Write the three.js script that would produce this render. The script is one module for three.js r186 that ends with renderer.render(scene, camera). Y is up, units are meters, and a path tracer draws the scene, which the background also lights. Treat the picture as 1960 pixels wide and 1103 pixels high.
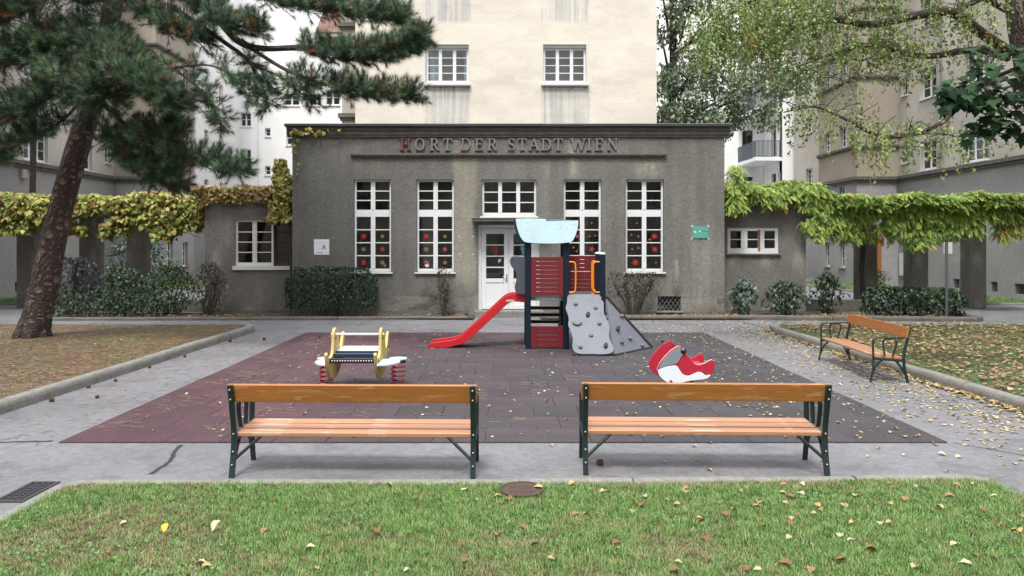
import * as THREE from 'three';
import { mergeGeometries, toCreasedNormals } from 'three/addons/utils/BufferGeometryUtils.js';
import { RoundedBoxGeometry } from 'three/addons/geometries/RoundedBoxGeometry.js';
import { TextGeometry } from 'three/addons/geometries/TextGeometry.js';
import { FontLoader } from 'three/addons/loaders/FontLoader.js';

// ---------------------------------------------------------------- camera, sky, sun, exposure
const scene = new THREE.Scene();
const camera = new THREE.PerspectiveCamera(2 * Math.atan(551.5 / 1440) * 180 / Math.PI, 1960 / 1103, 0.1, 400);
camera.position.set(0, 1.87, 0);
camera.lookAt(0, 1.87, -10);
camera.setViewOffset(1960, 1103, 11, 84.5, 1960, 1103);   // shift lens: verticals stay vertical
camera.focus = 11; camera.userData.fStop = 9;

const renderer = new THREE.WebGLRenderer({ antialias: true });
renderer.toneMapping = THREE.LinearToneMapping;
renderer.toneMappingExposure = 2.95;
renderer.shadowMap.enabled = true;

const SKY_ZENITH = 0.92;
{ // overcast sky: three times as bright overhead as at the horizon, soft cloud mottling
  const w = 256, h = 128, d = new Float32Array(w * h * 4);
  for (let j = 0; j < h; j++) for (let i = 0; i < w; i++) {
    const el = (j + 0.5) / h * Math.PI - Math.PI / 2, az = (i + 0.5) / w * Math.PI * 2;
    const s = Math.max(0, Math.sin(el)), o = (j * w + i) * 4;
    const cl = 1 + 0.05 * Math.sin(az * 3 + s * 5) + 0.04 * Math.sin(az * 7 - s * 9 + 1) + 0.03 * Math.sin(az * 11 + s * 14);
    const L = SKY_ZENITH * (1 + 2 * s) / 3 * cl;
    d[o] = L * 0.98; d[o + 1] = L * 1.0; d[o + 2] = L * 1.04; d[o + 3] = 1;
  }
  const t = new THREE.DataTexture(d, w, h, THREE.RGBAFormat, THREE.FloatType);
  t.mapping = THREE.EquirectangularReflectionMapping; t.magFilter = THREE.LinearFilter; t.wrapS = THREE.RepeatWrapping; t.needsUpdate = true;
  scene.background = t; scene.environment = t;
}
const sun = new THREE.DirectionalLight(new THREE.Color(1, 0.965, 0.9), 1.3);
sun.position.set(-5, 40, 8); sun.target.position.set(0, 0, -14);
sun.castShadow = true; sun.shadow.radius = 30;
sun.shadow.mapSize.set(2048, 2048);
Object.assign(sun.shadow.camera, { left: -30, right: 30, top: 35, bottom: -35, near: 1, far: 110 });
scene.add(sun, sun.target);

// ---------------------------------------------------------------- helpers
const V = (x, y, z) => new THREE.Vector3(x, y, z);
function rng(seed) { let a = seed >>> 0; return () => { a = (a + 0x6d2b79f5) | 0; let t = Math.imul(a ^ (a >>> 15), 1 | a); t = (t + Math.imul(t ^ (t >>> 7), 61 | t)) ^ t; return ((t ^ (t >>> 14)) >>> 0) / 4294967296; }; }
const clamp = (x, a = 0, b = 1) => Math.min(b, Math.max(a, x));
const mix = (a, b, t) => a + (b - a) * t;
const smooth = (a, b, x) => { const t = clamp((x - a) / (b - a)); return t * t * (3 - 2 * t); };
function hash2(x, y, s) { let h = Math.imul(x, 374761393) + Math.imul(y, 668265263) + Math.imul(s, 2147483647 - 12345); h = Math.imul(h ^ (h >>> 13), 1274126177); return ((h ^ (h >>> 16)) >>> 0) / 4294967296; }
function vnoise(x, y, s = 0, p = 0) { // value noise, period p in lattice cells when given
  const xi = Math.floor(x), yi = Math.floor(y), fx = x - xi, fy = y - yi, u = fx * fx * (3 - 2 * fx), v = fy * fy * (3 - 2 * fy);
  const w = p ? (n) => ((n % p) + p) % p : (n) => n;
  const a = hash2(w(xi), w(yi), s), b = hash2(w(xi + 1), w(yi), s), c = hash2(w(xi), w(yi + 1), s), d = hash2(w(xi + 1), w(yi + 1), s);
  return a + (b - a) * u + (c - a) * v + (a - b - c + d) * u * v;
}
function fbm(x, y, o = 4, s = 0, p = 0) { let t = 0, a = 0.5, n = 0; for (let i = 0; i < o; i++) { t += a * vnoise(x, y, s + i * 17, p); n += a; x *= 2; y *= 2; p *= 2; a *= 0.5; } return t / n; }
const s2l = (c) => c <= 0.04045 ? c / 12.92 : Math.pow((c + 0.055) / 1.055, 2.4);
const l2s = (c) => c <= 0.0031308 ? c * 12.92 : 1.055 * Math.pow(c, 1 / 2.4) - 0.055;
// texture from f(u, v) -> linear rgb (array) or grey number; u, v in 0..1 with v = 0 at the bottom
function tex(w, h, f, { color = true, repeat = [1, 1], offset = [0, 0], clampEdge = false } = {}) {
  const d = new Uint8Array(w * h * 4);
  for (let j = 0; j < h; j++) for (let i = 0; i < w; i++) {
    const r = f((i + 0.5) / w, (j + 0.5) / h), o = (j * w + i) * 4;
    for (let k = 0; k < 3; k++) { const c = Array.isArray(r) ? r[k] : r; d[o + k] = 255 * clamp(color ? l2s(clamp(c)) : c); }
    d[o + 3] = 255;
  }
  const t = new THREE.DataTexture(d, w, h); t.wrapS = t.wrapT = clampEdge ? THREE.ClampToEdgeWrapping : THREE.RepeatWrapping; t.magFilter = THREE.LinearFilter;
  if (color) t.colorSpace = THREE.SRGBColorSpace;
  t.repeat.set(...repeat); t.offset.set(...offset); t.needsUpdate = true; return t;
}
const scaled = (t, rx, ry = rx, ox = 0, oy = 0) => { const c = t.clone(); c.repeat.set(rx, ry); c.offset.set(ox, oy); c.needsUpdate = true; return c; };
function mat(c, roughness = 0.8, o = {}) { const m = new THREE.MeshStandardMaterial({ roughness, ...o }); m.color.setRGB(...c); return m; }
function pmat(c, roughness = 0.5, o = {}) { const m = new THREE.MeshPhysicalMaterial({ roughness, ...o }); m.color.setRGB(...c); return m; }

// names: a repeat at top level takes a three-digit number
const taken = new Map();
function numbered(n) { const k = taken.get(n) ?? 0; taken.set(n, k + 1); return k ? n + '_' + String(k).padStart(3, '0') : n; }
function sh(o) { o.traverse((c) => { if (c.isMesh) { c.castShadow = true; c.receiveShadow = true; } }); return o; }
function tag(o, label, category, group, kind) { o.userData.label = label; if (category) o.userData.category = category; if (group) o.userData.group = group; if (kind) o.userData.kind = kind; return o; }
function thing(name, label, category, pos = [0, 0, 0], turn = 0, group) { const g = new THREE.Group(); g.name = numbered(name); g.position.set(...pos); g.rotation.y = turn; scene.add(g); return tag(g, label, category, group); }
function part(name, geo, m, parent, pos, rot) { const o = new THREE.Mesh(geo, m); o.name = name; o.castShadow = o.receiveShadow = true; if (pos) o.position.set(...pos); if (rot) o.rotation.set(...rot); parent.add(o); return o; }
function solo(name, geo, m, label, category, pos, group, kind) { const o = part(numbered(name), geo, m, scene, pos); return tag(o, label, category, group, kind); }
function struct(name, geo, m, label, pos) { const o = part(numbered(name), geo, m, scene, pos); return tag(o, label, null, null, 'structure'); }
function structGroup(name, label, pos = [0, 0, 0]) { const g = new THREE.Group(); g.name = numbered(name); g.position.set(...pos); scene.add(g); return tag(g, label, null, null, 'structure'); }

// geometry helpers
function plain(g) { const r = g.index ? g.toNonIndexed() : g; for (const k of Object.keys(r.attributes)) if (!['position', 'normal', 'uv'].includes(k)) r.deleteAttribute(k); if (!r.attributes.uv) r.setAttribute('uv', new THREE.Float32BufferAttribute(new Float32Array(r.attributes.position.count * 2), 2)); return r; }
function muv(g, off = [0, 0, 0]) { // uv in metres from the dominant side of each face
  const r = plain(g), p = r.attributes.position, n = p.count, uv = new Float32Array(n * 2), a = V(), b = V(), c = V();
  for (let i = 0; i < n; i += 3) {
    a.fromBufferAttribute(p, i); b.fromBufferAttribute(p, i + 1); c.fromBufferAttribute(p, i + 2);
    const nn = b.clone().sub(a).cross(c.clone().sub(a)), ax = Math.abs(nn.x), ay = Math.abs(nn.y), az = Math.abs(nn.z);
    [a, b, c].forEach((q, k) => { const x = q.x + off[0], y = q.y + off[1], z = q.z + off[2]; const t = ay >= ax && ay >= az ? [x, z] : ax >= az ? [z, y] : [x, y]; uv[(i + k) * 2] = t[0]; uv[(i + k) * 2 + 1] = t[1]; });
  }
  r.setAttribute('uv', new THREE.BufferAttribute(uv, 2)); return r;
}
const box = (w, h, d, x = 0, y = 0, z = 0) => muv(new THREE.BoxGeometry(w, h, d).translate(x, y, z));
const span = (x0, x1, y0, y1, z0, z1) => box(x1 - x0, y1 - y0, Math.abs(z1 - z0), (x0 + x1) / 2, (y0 + y1) / 2, (z0 + z1) / 2);
const rbox = (w, h, d, r = 0.006, x = 0, y = 0, z = 0, s = 2) => muv(new RoundedBoxGeometry(w, h, d, s, Math.min(r, w / 2.01, h / 2.01, d / 2.01)).translate(x, y, z));
const merge = (list) => mergeGeometries(list.map(plain));
const cyl = (r0, r1, h, n = 12, x = 0, y = 0, z = 0) => plain(new THREE.CylinderGeometry(r1, r0, h, n).translate(x, y + h / 2, z));
const ball = (r, x = 0, y = 0, z = 0, n = 10) => plain(new THREE.SphereGeometry(r, n, Math.ceil(n * 0.7)).translate(x, y, z));
function rod(a, b, r0, r1 = r0, n = 8) { const d = b.clone().sub(a), g = new THREE.CylinderGeometry(r1, r0, d.length(), n); g.translate(0, d.length() / 2, 0); g.applyQuaternion(new THREE.Quaternion().setFromUnitVectors(V(0, 1, 0), d.clone().normalize())); g.translate(a.x, a.y, a.z); return plain(g); }
const tube = (pts, r, n = 40, k = 8) => plain(new THREE.TubeGeometry(new THREE.CatmullRomCurve3(pts), n, r, k));
// limb: a tapered, slightly bent tube through points with radii
function limb(pts, radii, seg = 8, sides = 8, rough = 0, seed = 1) {
  const c = new THREE.CatmullRomCurve3(pts), n = Math.max(2, seg * (pts.length - 1)), fr = c.computeFrenetFrames(n), pos = [], uv = [], idx = [], L = c.getLength();
  for (let i = 0; i <= n; i++) {
    const t = i / n, p = c.getPoint(t), f = t * (radii.length - 1), k = Math.min(radii.length - 2, Math.floor(f)), r = mix(radii[k], radii[k + 1], f - k);
    for (let j = 0; j <= sides; j++) {
      const a = j / sides * Math.PI * 2, rr = r * (1 + rough * (vnoise(Math.cos(a) * 3 + 9, Math.sin(a) * 3 + t * L * 1.2 + 4, seed) - 0.5));
      const q = p.clone().addScaledVector(fr.normals[i], Math.cos(a) * rr).addScaledVector(fr.binormals[i], Math.sin(a) * rr);
      pos.push(q.x, q.y, q.z); uv.push(j / sides * 2 * Math.PI * radii[0], t * L);
    }
  }
  for (let i = 0; i < n; i++) for (let j = 0; j < sides; j++) { const a = i * (sides + 1) + j, b = a + sides + 1; idx.push(a, a + 1, b, b, a + 1, b + 1); }
  const g = new THREE.BufferGeometry(); g.setAttribute('position', new THREE.Float32BufferAttribute(pos, 3)); g.setAttribute('uv', new THREE.Float32BufferAttribute(uv, 2)); g.setIndex(idx); g.computeVertexNormals(); return plain(g);
}
// flat bar swept along a curve in the z-y plane (points [z, y]); w across x, t in the plane
function flatBar(pts, w, t, x = 0, curved = true, n = 24) {
  let P = pts.map(([z, y]) => new THREE.Vector2(z, y));
  if (curved) P = new THREE.SplineCurve(P).getPoints(n);
  const pos = [], idx = [];
  P.forEach((p, i) => {
    const a = P[Math.max(0, i - 1)], b = P[Math.min(P.length - 1, i + 1)], d = b.clone().sub(a).normalize(), nx = -d.y, ny = d.x;
    for (const [sx, st] of [[-1, -1], [1, -1], [1, 1], [-1, 1]]) pos.push(x + sx * w / 2, p.y + ny * st * t / 2, p.x + nx * st * t / 2);
  });
  const m = P.length;
  for (let i = 0; i < m - 1; i++) for (let k = 0; k < 4; k++) { const a = i * 4 + k, b = i * 4 + (k + 1) % 4, c = a + 4, d = b + 4; idx.push(a, b, c, b, d, c); }
  idx.push(0, 2, 1, 0, 3, 2, (m - 1) * 4, (m - 1) * 4 + 1, (m - 1) * 4 + 2, (m - 1) * 4, (m - 1) * 4 + 2, (m - 1) * 4 + 3);
  const g = new THREE.BufferGeometry(); g.setAttribute('position', new THREE.Float32BufferAttribute(pos, 3)); g.setIndex(idx);
  const ng = g.toNonIndexed(); ng.computeVertexNormals(); return muv(ng);
}
const shapeOf = (pts) => { const s = new THREE.Shape(); pts.forEach(([x, y], i) => i ? s.lineTo(x, y) : s.moveTo(x, y)); s.closePath(); return s; };
const splineShape = (pts, n = 60) => new THREE.Shape(new THREE.CatmullRomCurve3([...pts, pts[0]].map(([x, y]) => V(x, y, 0)), false).getPoints(n).slice(0, -1).map((p) => new THREE.Vector2(p.x, p.y)));
const extr = (shape, depth, bevel = 0, seg = 2) => plain(new THREE.ExtrudeGeometry(shape, { depth, bevelEnabled: bevel > 0, bevelSize: bevel, bevelThickness: bevel, bevelOffset: -bevel, bevelSegments: seg, curveSegments: 12 }));
// wall sheet in the xy plane, outer face at z = 0, with rectangular holes [x0, x1, y0, y1]
function wallGeo(x0, x1, y0, y1, holes, depth) {
  const s = shapeOf([[x0, y0], [x1, y0], [x1, y1], [x0, y1]]);
  for (const [a, b, c, d] of holes) { const h = new THREE.Path(); h.moveTo(a, c); h.lineTo(a, d); h.lineTo(b, d); h.lineTo(b, c); h.closePath(); s.holes.push(h); }
  return muv(new THREE.ExtrudeGeometry(s, { depth, bevelEnabled: false }).translate(0, 0, -depth));
}
// turn a geometry about y and move it
const put = (g, x, y, z, turn = 0) => { const c = g.clone(); if (turn) c.rotateY(turn); return c.translate(x, y, z); };
function copies(name, geo, m, parent, list, colors) { // InstancedMesh from [Matrix4]
  const o = new THREE.InstancedMesh(geo, m, list.length); o.name = name; o.castShadow = o.receiveShadow = true;
  list.forEach((k, i) => { o.setMatrixAt(i, k); if (colors) o.setColorAt(i, colors[i]); });
  o.userData.kind = 'stuff'; parent.add(o); return o;
}
const Q = (x, y, z) => new THREE.Quaternion().setFromEuler(new THREE.Euler(x, y, z, 'YXZ'));
const M4 = (p, q, s) => new THREE.Matrix4().compose(p, q, typeof s === 'number' ? V(s, s, s) : s);
const rgb = (r, g, b) => new THREE.Color().setRGB(r, g, b);

// ---------------------------------------------------------------- materials
const grain = tex(512, 512, (u, v) => 0.5 + 0.5 * (fbm(u * 64, v * 64, 3, 3, 64) - 0.5) * 2, { color: false });
const lumps = tex(768, 768, (u, v) => { const a = fbm(u * 80, v * 120, 3, 41, 40), b = vnoise(u * 180, v * 220, 5, 20); return clamp(0.25 + smooth(0.42, 0.68, a) * 0.55 + b * 0.2); }, { color: false });
const asphaltMap = tex(768, 768, (u, v) => {
  const f = vnoise(u * 512, v * 512, 7, 512), g = fbm(u * 96, v * 96, 3, 8, 96), c = fbm(u * 6, v * 6, 4, 9, 6), l = fbm(u * 14, v * 14, 3, 12, 14);
  const k = 0.172 * (0.7 + 0.6 * f * 0.45 + 0.35 * (g - 0.5)) * (0.84 + 0.34 * c) * (1.05 - 0.2 * smooth(0.58, 0.75, l)) * 1.08;
  return [k * 0.985, k * 0.975, k * 1.05];
}, { repeat: [1 / 4, 1 / 4] });
const M = {};
M.asphalt = mat([1, 1, 1], 0.82, { map: asphaltMap, bumpMap: scaled(grain, 2, 2), bumpScale: 0.002 });
M.tar = mat([0.03, 0.03, 0.033], 0.6);
const concMap = tex(512, 512, (u, v) => { const g = fbm(u * 60, v * 60, 3, 21, 60), c = fbm(u * 5, v * 5, 4, 22, 5), m = smooth(0.55, 0.8, fbm(u * 9, v * 9, 3, 23, 9)); const k = 0.26 * (0.75 + 0.5 * g) * (0.75 + 0.5 * c); return [k * mix(1, 0.8, m), k * mix(0.98, 0.84, m), k * mix(0.93, 0.62, m)]; });
M.kerb = mat([0.82, 0.81, 0.8], 0.9, { map: scaled(concMap, 1, 1), bumpMap: scaled(grain, 1.5), bumpScale: 0.004 });
M.darkConc = mat([0.55, 0.53, 0.5], 0.9, { map: scaled(concMap, 0.7), bumpMap: scaled(grain, 1.5), bumpScale: 0.004 });
M.soil = mat([1, 1, 1], 1, { map: tex(512, 512, (u, v) => { const g = fbm(u * 40, v * 40, 4, 31, 40), c = fbm(u * 8, v * 8, 3, 32, 8); const k = 0.035 + 0.06 * g; return [k * (1.25 + c * 0.3), k * 1.0, k * 0.68]; }, { repeat: [0.5, 0.5] }), bumpMap: scaled(grain, 1), bumpScale: 0.02 });
M.needleSoil = mat([1, 1, 1], 1, { map: tex(640, 640, (u, v) => {
  const s = fbm(u * 60 + 9 * fbm(u * 8, v * 8, 2, 1, 8), v * 130, 3, 33, 60), c = fbm(u * 5, v * 5, 4, 34, 5), g = smooth(0.5, 0.68, fbm(u * 7, v * 7, 4, 35, 7));
  const k = 0.06 + 0.16 * smooth(0.35, 0.75, s) * (0.55 + 0.7 * c); return [mix(k * 1.22, k * 0.8, g * 0.6), mix(k * 0.86, k * 0.92, g * 0.6), mix(k * 0.56, k * 0.45, g * 0.6)];
}, { repeat: [1 / 3, 1 / 3] }), bumpMap: scaled(grain, 1.5), bumpScale: 0.02 });
M.turf = mat([1, 1, 1], 1, { map: tex(512, 512, (u, v) => { const s = fbm(u * 70, v * 70, 3, 36, 70), c = fbm(u * 6, v * 6, 4, 37, 6); const k = 0.05 + 0.09 * s; const d = smooth(0.45, 0.7, c); return [k * mix(0.7, 1.35, d), k * mix(1.05, 1.1, d), k * mix(0.38, 0.62, d)]; }, { repeat: [0.5, 0.5] }), bumpMap: scaled(grain, 1), bumpScale: 0.02 });
// roughcast front of the low building; stains and repairs where the photograph has them (metres)
const facadeMap = tex(1500, 660, (u, v) => {
  const X = u * 11.3 - 5.62, Y = v * 4.95;
  const a = fbm(X * 26, Y * 34, 3, 51), b = fbm(X * 0.9, Y * 0.7, 4, 52), st = fbm(X * 5, Y * 0.35, 4, 53), big = fbm(X * 0.55 + 3, Y * 0.5, 3, 58);
  let k = 0.16 * (1 + 0.14 * smooth(-4, 4, X + (big - 0.5) * 6)) * (0.72 + 0.56 * a) * (0.7 + 0.6 * b) * (0.82 + 0.36 * st);  // shade of the pine put into the colour: left side darker than right
  const edge = 0.16 * (fbm(X * 4, Y * 2.2, 3, 54) - 0.5);
  const band = smooth(-1.45, -1.3, X + edge) * (1 - smooth(-0.86, -0.68, X + edge)) * (Y > 4.2 ? 0.55 : 1) * smooth(0.5, 1.1, Y + edge * 3);
  const drip = (x0, w, y0, y1) => Math.exp(-(((X - x0 + edge * 0.5) / w) ** 2)) * smooth(y0, y0 + 0.35, Y + edge * 2) * (1 - smooth(y1 - 0.1, y1, Y)) * smooth(0.3, 0.65, st + 0.1);
  const wash = band * 0.8 + drip(1.72, 0.09, 3.5, 4.9) + drip(3.62, 0.3, 3.45, 4.0) + drip(1.2, 0.2, 3.4, 4.15) * 0.6 + drip(2.9, 0.08, 3.8, 4.8) * 0.7 + drip(4.4, 0.05, 0.9, 1.5) + drip(-3.3, 0.25, 3.6, 4.1) * 0.35 + drip(5.0, 0.4, 0.2, 2.4) * 0.35;
  k *= 1 + 0.75 * clamp(wash);
  const rep = (1 - smooth(0.48, 0.5, Y + edge * 0.5 + 0.05 * Math.sin(X * 3))) * smooth(0.25, 0.5, big); k *= 1 + 0.28 * rep;                       // smoother repaired render near the ground
  const damp = smooth(0.6, 0.72, fbm(X * 1.6, Y * 2.4, 4, 55)) * (1 - smooth(0.55, 0.9, Y)); k *= 1 - 0.4 * damp;                                 // dark damp blotches at the foot
  const soot = smooth(0.58, 0.8, fbm(X * 1.2, Y * 3, 4, 56)) * smooth(4.2, 4.5, Y); k *= 1 - 0.3 * soot;
  const ye = 0.04 + 0.1 * clamp(wash) + 0.06 * damp;
  return [k * (1 + ye * 0.5), k, k * (0.95 - ye)];
}, { repeat: [1 / 11.3, 1 / 4.95], offset: [5.62 / 11.3, 0], clampEdge: true });
M.roughcast = mat([1, 1, 1], 0.95, { map: facadeMap, bumpMap: scaled(lumps, 0.8, 0.8), bumpScale: 0.016 });
const greyMap = tex(640, 640, (u, v) => { const a = fbm(u * 190, v * 240, 2, 61, 190), b = fbm(u * 5, v * 5, 4, 62, 5), s = fbm(u * 26, v * 3, 4, 63, 1); const d = smooth(0.56, 0.74, fbm(u * 7, v * 4, 4, 64, 1)); const k = 0.245 * (0.72 + 0.56 * a) * (0.72 + 0.56 * b) * (0.85 + 0.3 * s) * (1 - 0.35 * d); return [k * 1.05, k, k * 0.91]; }, { repeat: [1 / 6, 1 / 6] });
M.greyPlaster = mat([1, 1, 1], 0.95, { map: greyMap, bumpMap: scaled(lumps, 0.6, 0.6), bumpScale: 0.012 });
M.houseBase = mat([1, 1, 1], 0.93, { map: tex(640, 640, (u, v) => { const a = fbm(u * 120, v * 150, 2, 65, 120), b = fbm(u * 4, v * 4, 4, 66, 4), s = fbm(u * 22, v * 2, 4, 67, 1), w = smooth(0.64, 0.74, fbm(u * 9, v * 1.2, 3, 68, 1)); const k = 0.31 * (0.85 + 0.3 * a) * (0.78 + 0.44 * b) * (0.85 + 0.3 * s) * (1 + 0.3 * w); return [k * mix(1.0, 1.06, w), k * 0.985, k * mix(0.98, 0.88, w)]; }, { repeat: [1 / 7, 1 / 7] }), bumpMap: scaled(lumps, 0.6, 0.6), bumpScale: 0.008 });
M.cornice = mat([0.62, 0.6, 0.58], 0.9, { map: scaled(greyMap, 1 / 3.1, 1 / 2.3, 0.2, 0.3), bumpMap: scaled(lumps, 0.7, 0.7), bumpScale: 0.008 });
// cream render of the tower block: pale washed streaks and grey dirt below and above the window columns
const WIN_T = [[-2.66, -1.24], [1.22, 2.64]];
const creamMap = tex(1100, 900, (u, v) => {
  const X = u * 10 - 5, Y = 4 + v * 9;
  const a = fbm(X * 1.1 + 2.2 * fbm(X * 2, Y * 3, 3, 72), Y * 3.2, 5, 71), g = vnoise(X * 60, Y * 60, 74), b = fbm(X * 0.5, Y * 0.6, 3, 73);
  let k = 0.66 * (0.86 + 0.3 * a) * (0.95 + 0.1 * g) * (0.92 + 0.16 * b), grey = 0;
  for (const [x0, x1] of WIN_T) {
    const wob = 0.16 * (fbm(X * 3 + 7, Y * 1.1, 3, 77) - 0.5), inside = smooth(x0 - 0.14, x0 + 0.02, X + wob) * (1 - smooth(x1 - 0.02, x1 + 0.14, X + wob)) * (0.55 + 0.75 * fbm(X * 1.6, Y * 0.8, 3, 78)), run = fbm(X * 11, Y * 0.4, 4, 75);
    const below = (1 - smooth(7.05, 7.15, Y)) , above = smooth(9.1, 9.3, Y);
    const d = inside * (below + above) * (0.45 + 0.55 * smooth(0.4, 0.6, run)); grey = Math.max(grey, d);
    k *= 1 + 0.1 * inside * (below + above) * smooth(0.62, 0.72, vnoise(X * 16, Y * 0.2, 76));
  }
  k *= 1 - 0.3 * grey;
  return [k * mix(1.04, 1, grey), k * mix(0.96, 0.975, grey), k * mix(0.835, 0.93, grey)];
}, { repeat: [1 / 10, 1 / 9], offset: [0.5, -4 / 9] });
M.cream = mat([1, 1, 1], 0.92, { map: creamMap, bumpMap: scaled(grain, 0.8), bumpScale: 0.008 });
const beigeMap = tex(640, 640, (u, v) => { const a = fbm(u * 6, v * 6, 5, 81, 6), s = fbm(u * 30, v * 2, 4, 82, 1), g = vnoise(u * 256, v * 256, 83, 256), w = smooth(0.6, 0.72, fbm(u * 11, v * 1.5, 3, 84, 1)); const k = 0.36 * (0.75 + 0.5 * a) * (0.82 + 0.36 * s) * (0.95 + 0.1 * g) * (1 + 0.35 * w); return [k * 1.04, k * 0.98, k * mix(0.88, 0.82, w)]; }, { repeat: [1 / 9, 1 / 9] });
M.beige = mat([1.15, 1.13, 1.12], 0.92, { map: beigeMap, bumpMap: scaled(grain, 0.8), bumpScale: 0.006 });
M.brownRender = mat([0.8, 0.73, 0.67], 0.92, { map: beigeMap, bumpMap: scaled(grain, 0.8), bumpScale: 0.006 });
M.whiteRender = mat([0.9, 0.9, 0.9], 0.9, { map: tex(512, 512, (u, v) => { const k = 0.9 + 0.12 * fbm(u * 8, v * 8, 4, 85, 8) - 0.05 * fbm(u * 40, v * 3, 3, 86, 1); return [k, k, k]; }, { repeat: [0.15, 0.15] }) });
M.interior = mat([0.45, 0.43, 0.38], 0.9);
M.whitePaint = mat([0.78, 0.79, 0.81], 0.42, { map: scaled(tex(256, 256, (u, v) => { const k = 0.93 + 0.1 * (fbm(u * 20, v * 20, 3, 87, 20) - 0.5); return [k, k, k]; }), 1) });
M.oldWhite = mat([0.62, 0.62, 0.6], 0.55, { bumpMap: scaled(grain, 1), bumpScale: 0.001 });
M.glass = pmat([0.92, 0.95, 0.95], 0.03, { transmission: 1, thickness: 0, ior: 1.5 });
M.darkGlass = pmat([0.02, 0.022, 0.026], 0.05, { ior: 1.52 });
M.sheetMetal = mat([0.32, 0.33, 0.35], 0.45, { metalness: 0.7 });
M.gutter = mat([0.045, 0.042, 0.042], 0.5, { metalness: 0.3 });
M.steel = mat([0.45, 0.46, 0.48], 0.4, { metalness: 0.9 });
M.curtain = pmat([0.75, 0.78, 0.82], 0.95, { transmission: 0.35, thickness: 0, side: THREE.DoubleSide });
// wood with varnish: grain runs along x
const woodMap = tex(1024, 128, (u, v) => { const r = fbm(u * 6, v * 30 + 3 * fbm(u * 4, v * 3, 2, 92, 4), 4, 91, 0), f = vnoise(u * 40, v * 128, 93); const k = 0.72 + 0.42 * r + 0.1 * (f - 0.5); const w = smooth(0.66, 0.76, fbm(u * 14, v * 10, 4, 94)); return [mix(0.36 * k, 0.5, w * 0.4), mix(0.13 * k, 0.33, w * 0.4), mix(0.026 * k, 0.2, w * 0.4)]; }, { repeat: [0.5, 4] });
M.bench = pmat([1, 1, 1], 0.5, { map: woodMap, clearcoat: 0.45, clearcoatRoughness: 0.3, bumpMap: scaled(grain, 0.6, 8), bumpScale: 0.0008 });
M.seatBoard = pmat([1, 1, 1], 0.42, { map: tex(1024, 64, (u, v) => { const k = 0.8 + 0.34 * fbm(u * 6, v * 12, 4, 95), w = smooth(0.55, 0.7, fbm(u * 9, v * 3, 4, 96)); return [mix(0.46 * k, 0.6, w * 0.6), mix(0.225 * k, 0.45, w * 0.6), mix(0.125 * k, 0.36, w * 0.6)]; }, { repeat: [0.5, 4] }), clearcoat: 0.35, clearcoatRoughness: 0.35, bumpMap: scaled(grain, 0.6, 8), bumpScale: 0.0008 });  // paler than the backs: worn finish, with sky sheen put into the colour
M.greenIron = pmat([0.006, 0.02, 0.019], 0.45, { clearcoat: 0.3, clearcoatRoughness: 0.3, bumpMap: scaled(grain, 3), bumpScale: 0.0006 });
M.bolt = mat([0.4, 0.4, 0.4], 0.35, { metalness: 0.8 });
const barkMap = tex(384, 640, (u, v) => { const r = 1 - Math.abs(2 * fbm(u * 26 + 2.2 * fbm(u * 8, v * 9, 3, 101, 4), v * 7, 4, 102, 0) - 1), f = vnoise(u * 120, v * 240, 103), c = fbm(u * 4, v * 6, 3, 104); const k = 0.035 + 0.13 * smooth(0.55, 1, 1 - r + 0.35) * (0.6 + 0.6 * c) + 0.03 * f; return [k * 1.2, k * 0.88, k * 0.76]; });
const barkBump = tex(384, 640, (u, v) => { const r = Math.abs(2 * fbm(u * 26 + 2.2 * fbm(u * 8, v * 9, 3, 101, 4), v * 7, 4, 102, 0) - 1); return clamp(0.2 + 1.6 * r + 0.15 * vnoise(u * 90, v * 160, 105)); }, { color: false });
M.bark = mat([1, 1, 1], 0.95, { map: scaled(barkMap, 0.48, 0.9), bumpMap: scaled(barkBump, 0.48, 0.9), bumpScale: 0.06 });
M.darkBark = mat([1, 1, 1], 0.95, { map: scaled(barkMap, 1.5, 1.5), bumpMap: scaled(barkBump, 1.5, 1.5), bumpScale: 0.02 });
M.twig = mat([0.06, 0.048, 0.04], 0.9);
M.leaf = pmat([1, 1, 1], 0.6, { transmission: 0.14, thickness: 0, side: THREE.DoubleSide });
M.needle = mat([1, 1, 1], 0.62, { side: THREE.DoubleSide });
M.litter = mat([1, 1, 1], 0.8, { side: THREE.DoubleSide });

// ---------------------------------------------------------------- the setting
struct('ground', muv(new THREE.PlaneGeometry(150, 140).rotateX(-Math.PI / 2).translate(0, 0, -25)), M.asphalt, 'grey asphalt of the courtyard paths');
// filled seams in the asphalt: thin tar lines
function tarLine(pts, w, seed) {
  const r = rng(seed), c = new THREE.CatmullRomCurve3(pts.map(([x, z]) => V(x, 0.004, z))), n = 28, pos = [], idx = [];
  for (let i = 0; i <= n; i++) { const p = c.getPoint(i / n), t = c.getTangent(i / n), nx = -t.z, nz = t.x, a = w * (0.75 + 0.5 * r()), j = (r() - 0.5) * w * 0.4; pos.push(p.x + nx * (a / 2 + j), 0.004, p.z + nz * (a / 2 + j), p.x - nx * (a / 2 - j), 0.004, p.z - nz * (a / 2 - j)); if (i) { const k = i * 2; idx.push(k - 2, k, k - 1, k, k + 1, k - 1); } }
  const g = new THREE.BufferGeometry(); g.setAttribute('position', new THREE.Float32BufferAttribute(pos, 3)); g.setIndex(idx); g.computeVertexNormals();
  struct('pavement_seam', muv(g), M.tar, 'dark tar filled seam across the asphalt path');
}
tarLine([[-3.02, -6.98], [-2.98, -6.75], [-2.9, -6.5], [-2.88, -6.1]], 0.035, 1);
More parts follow.
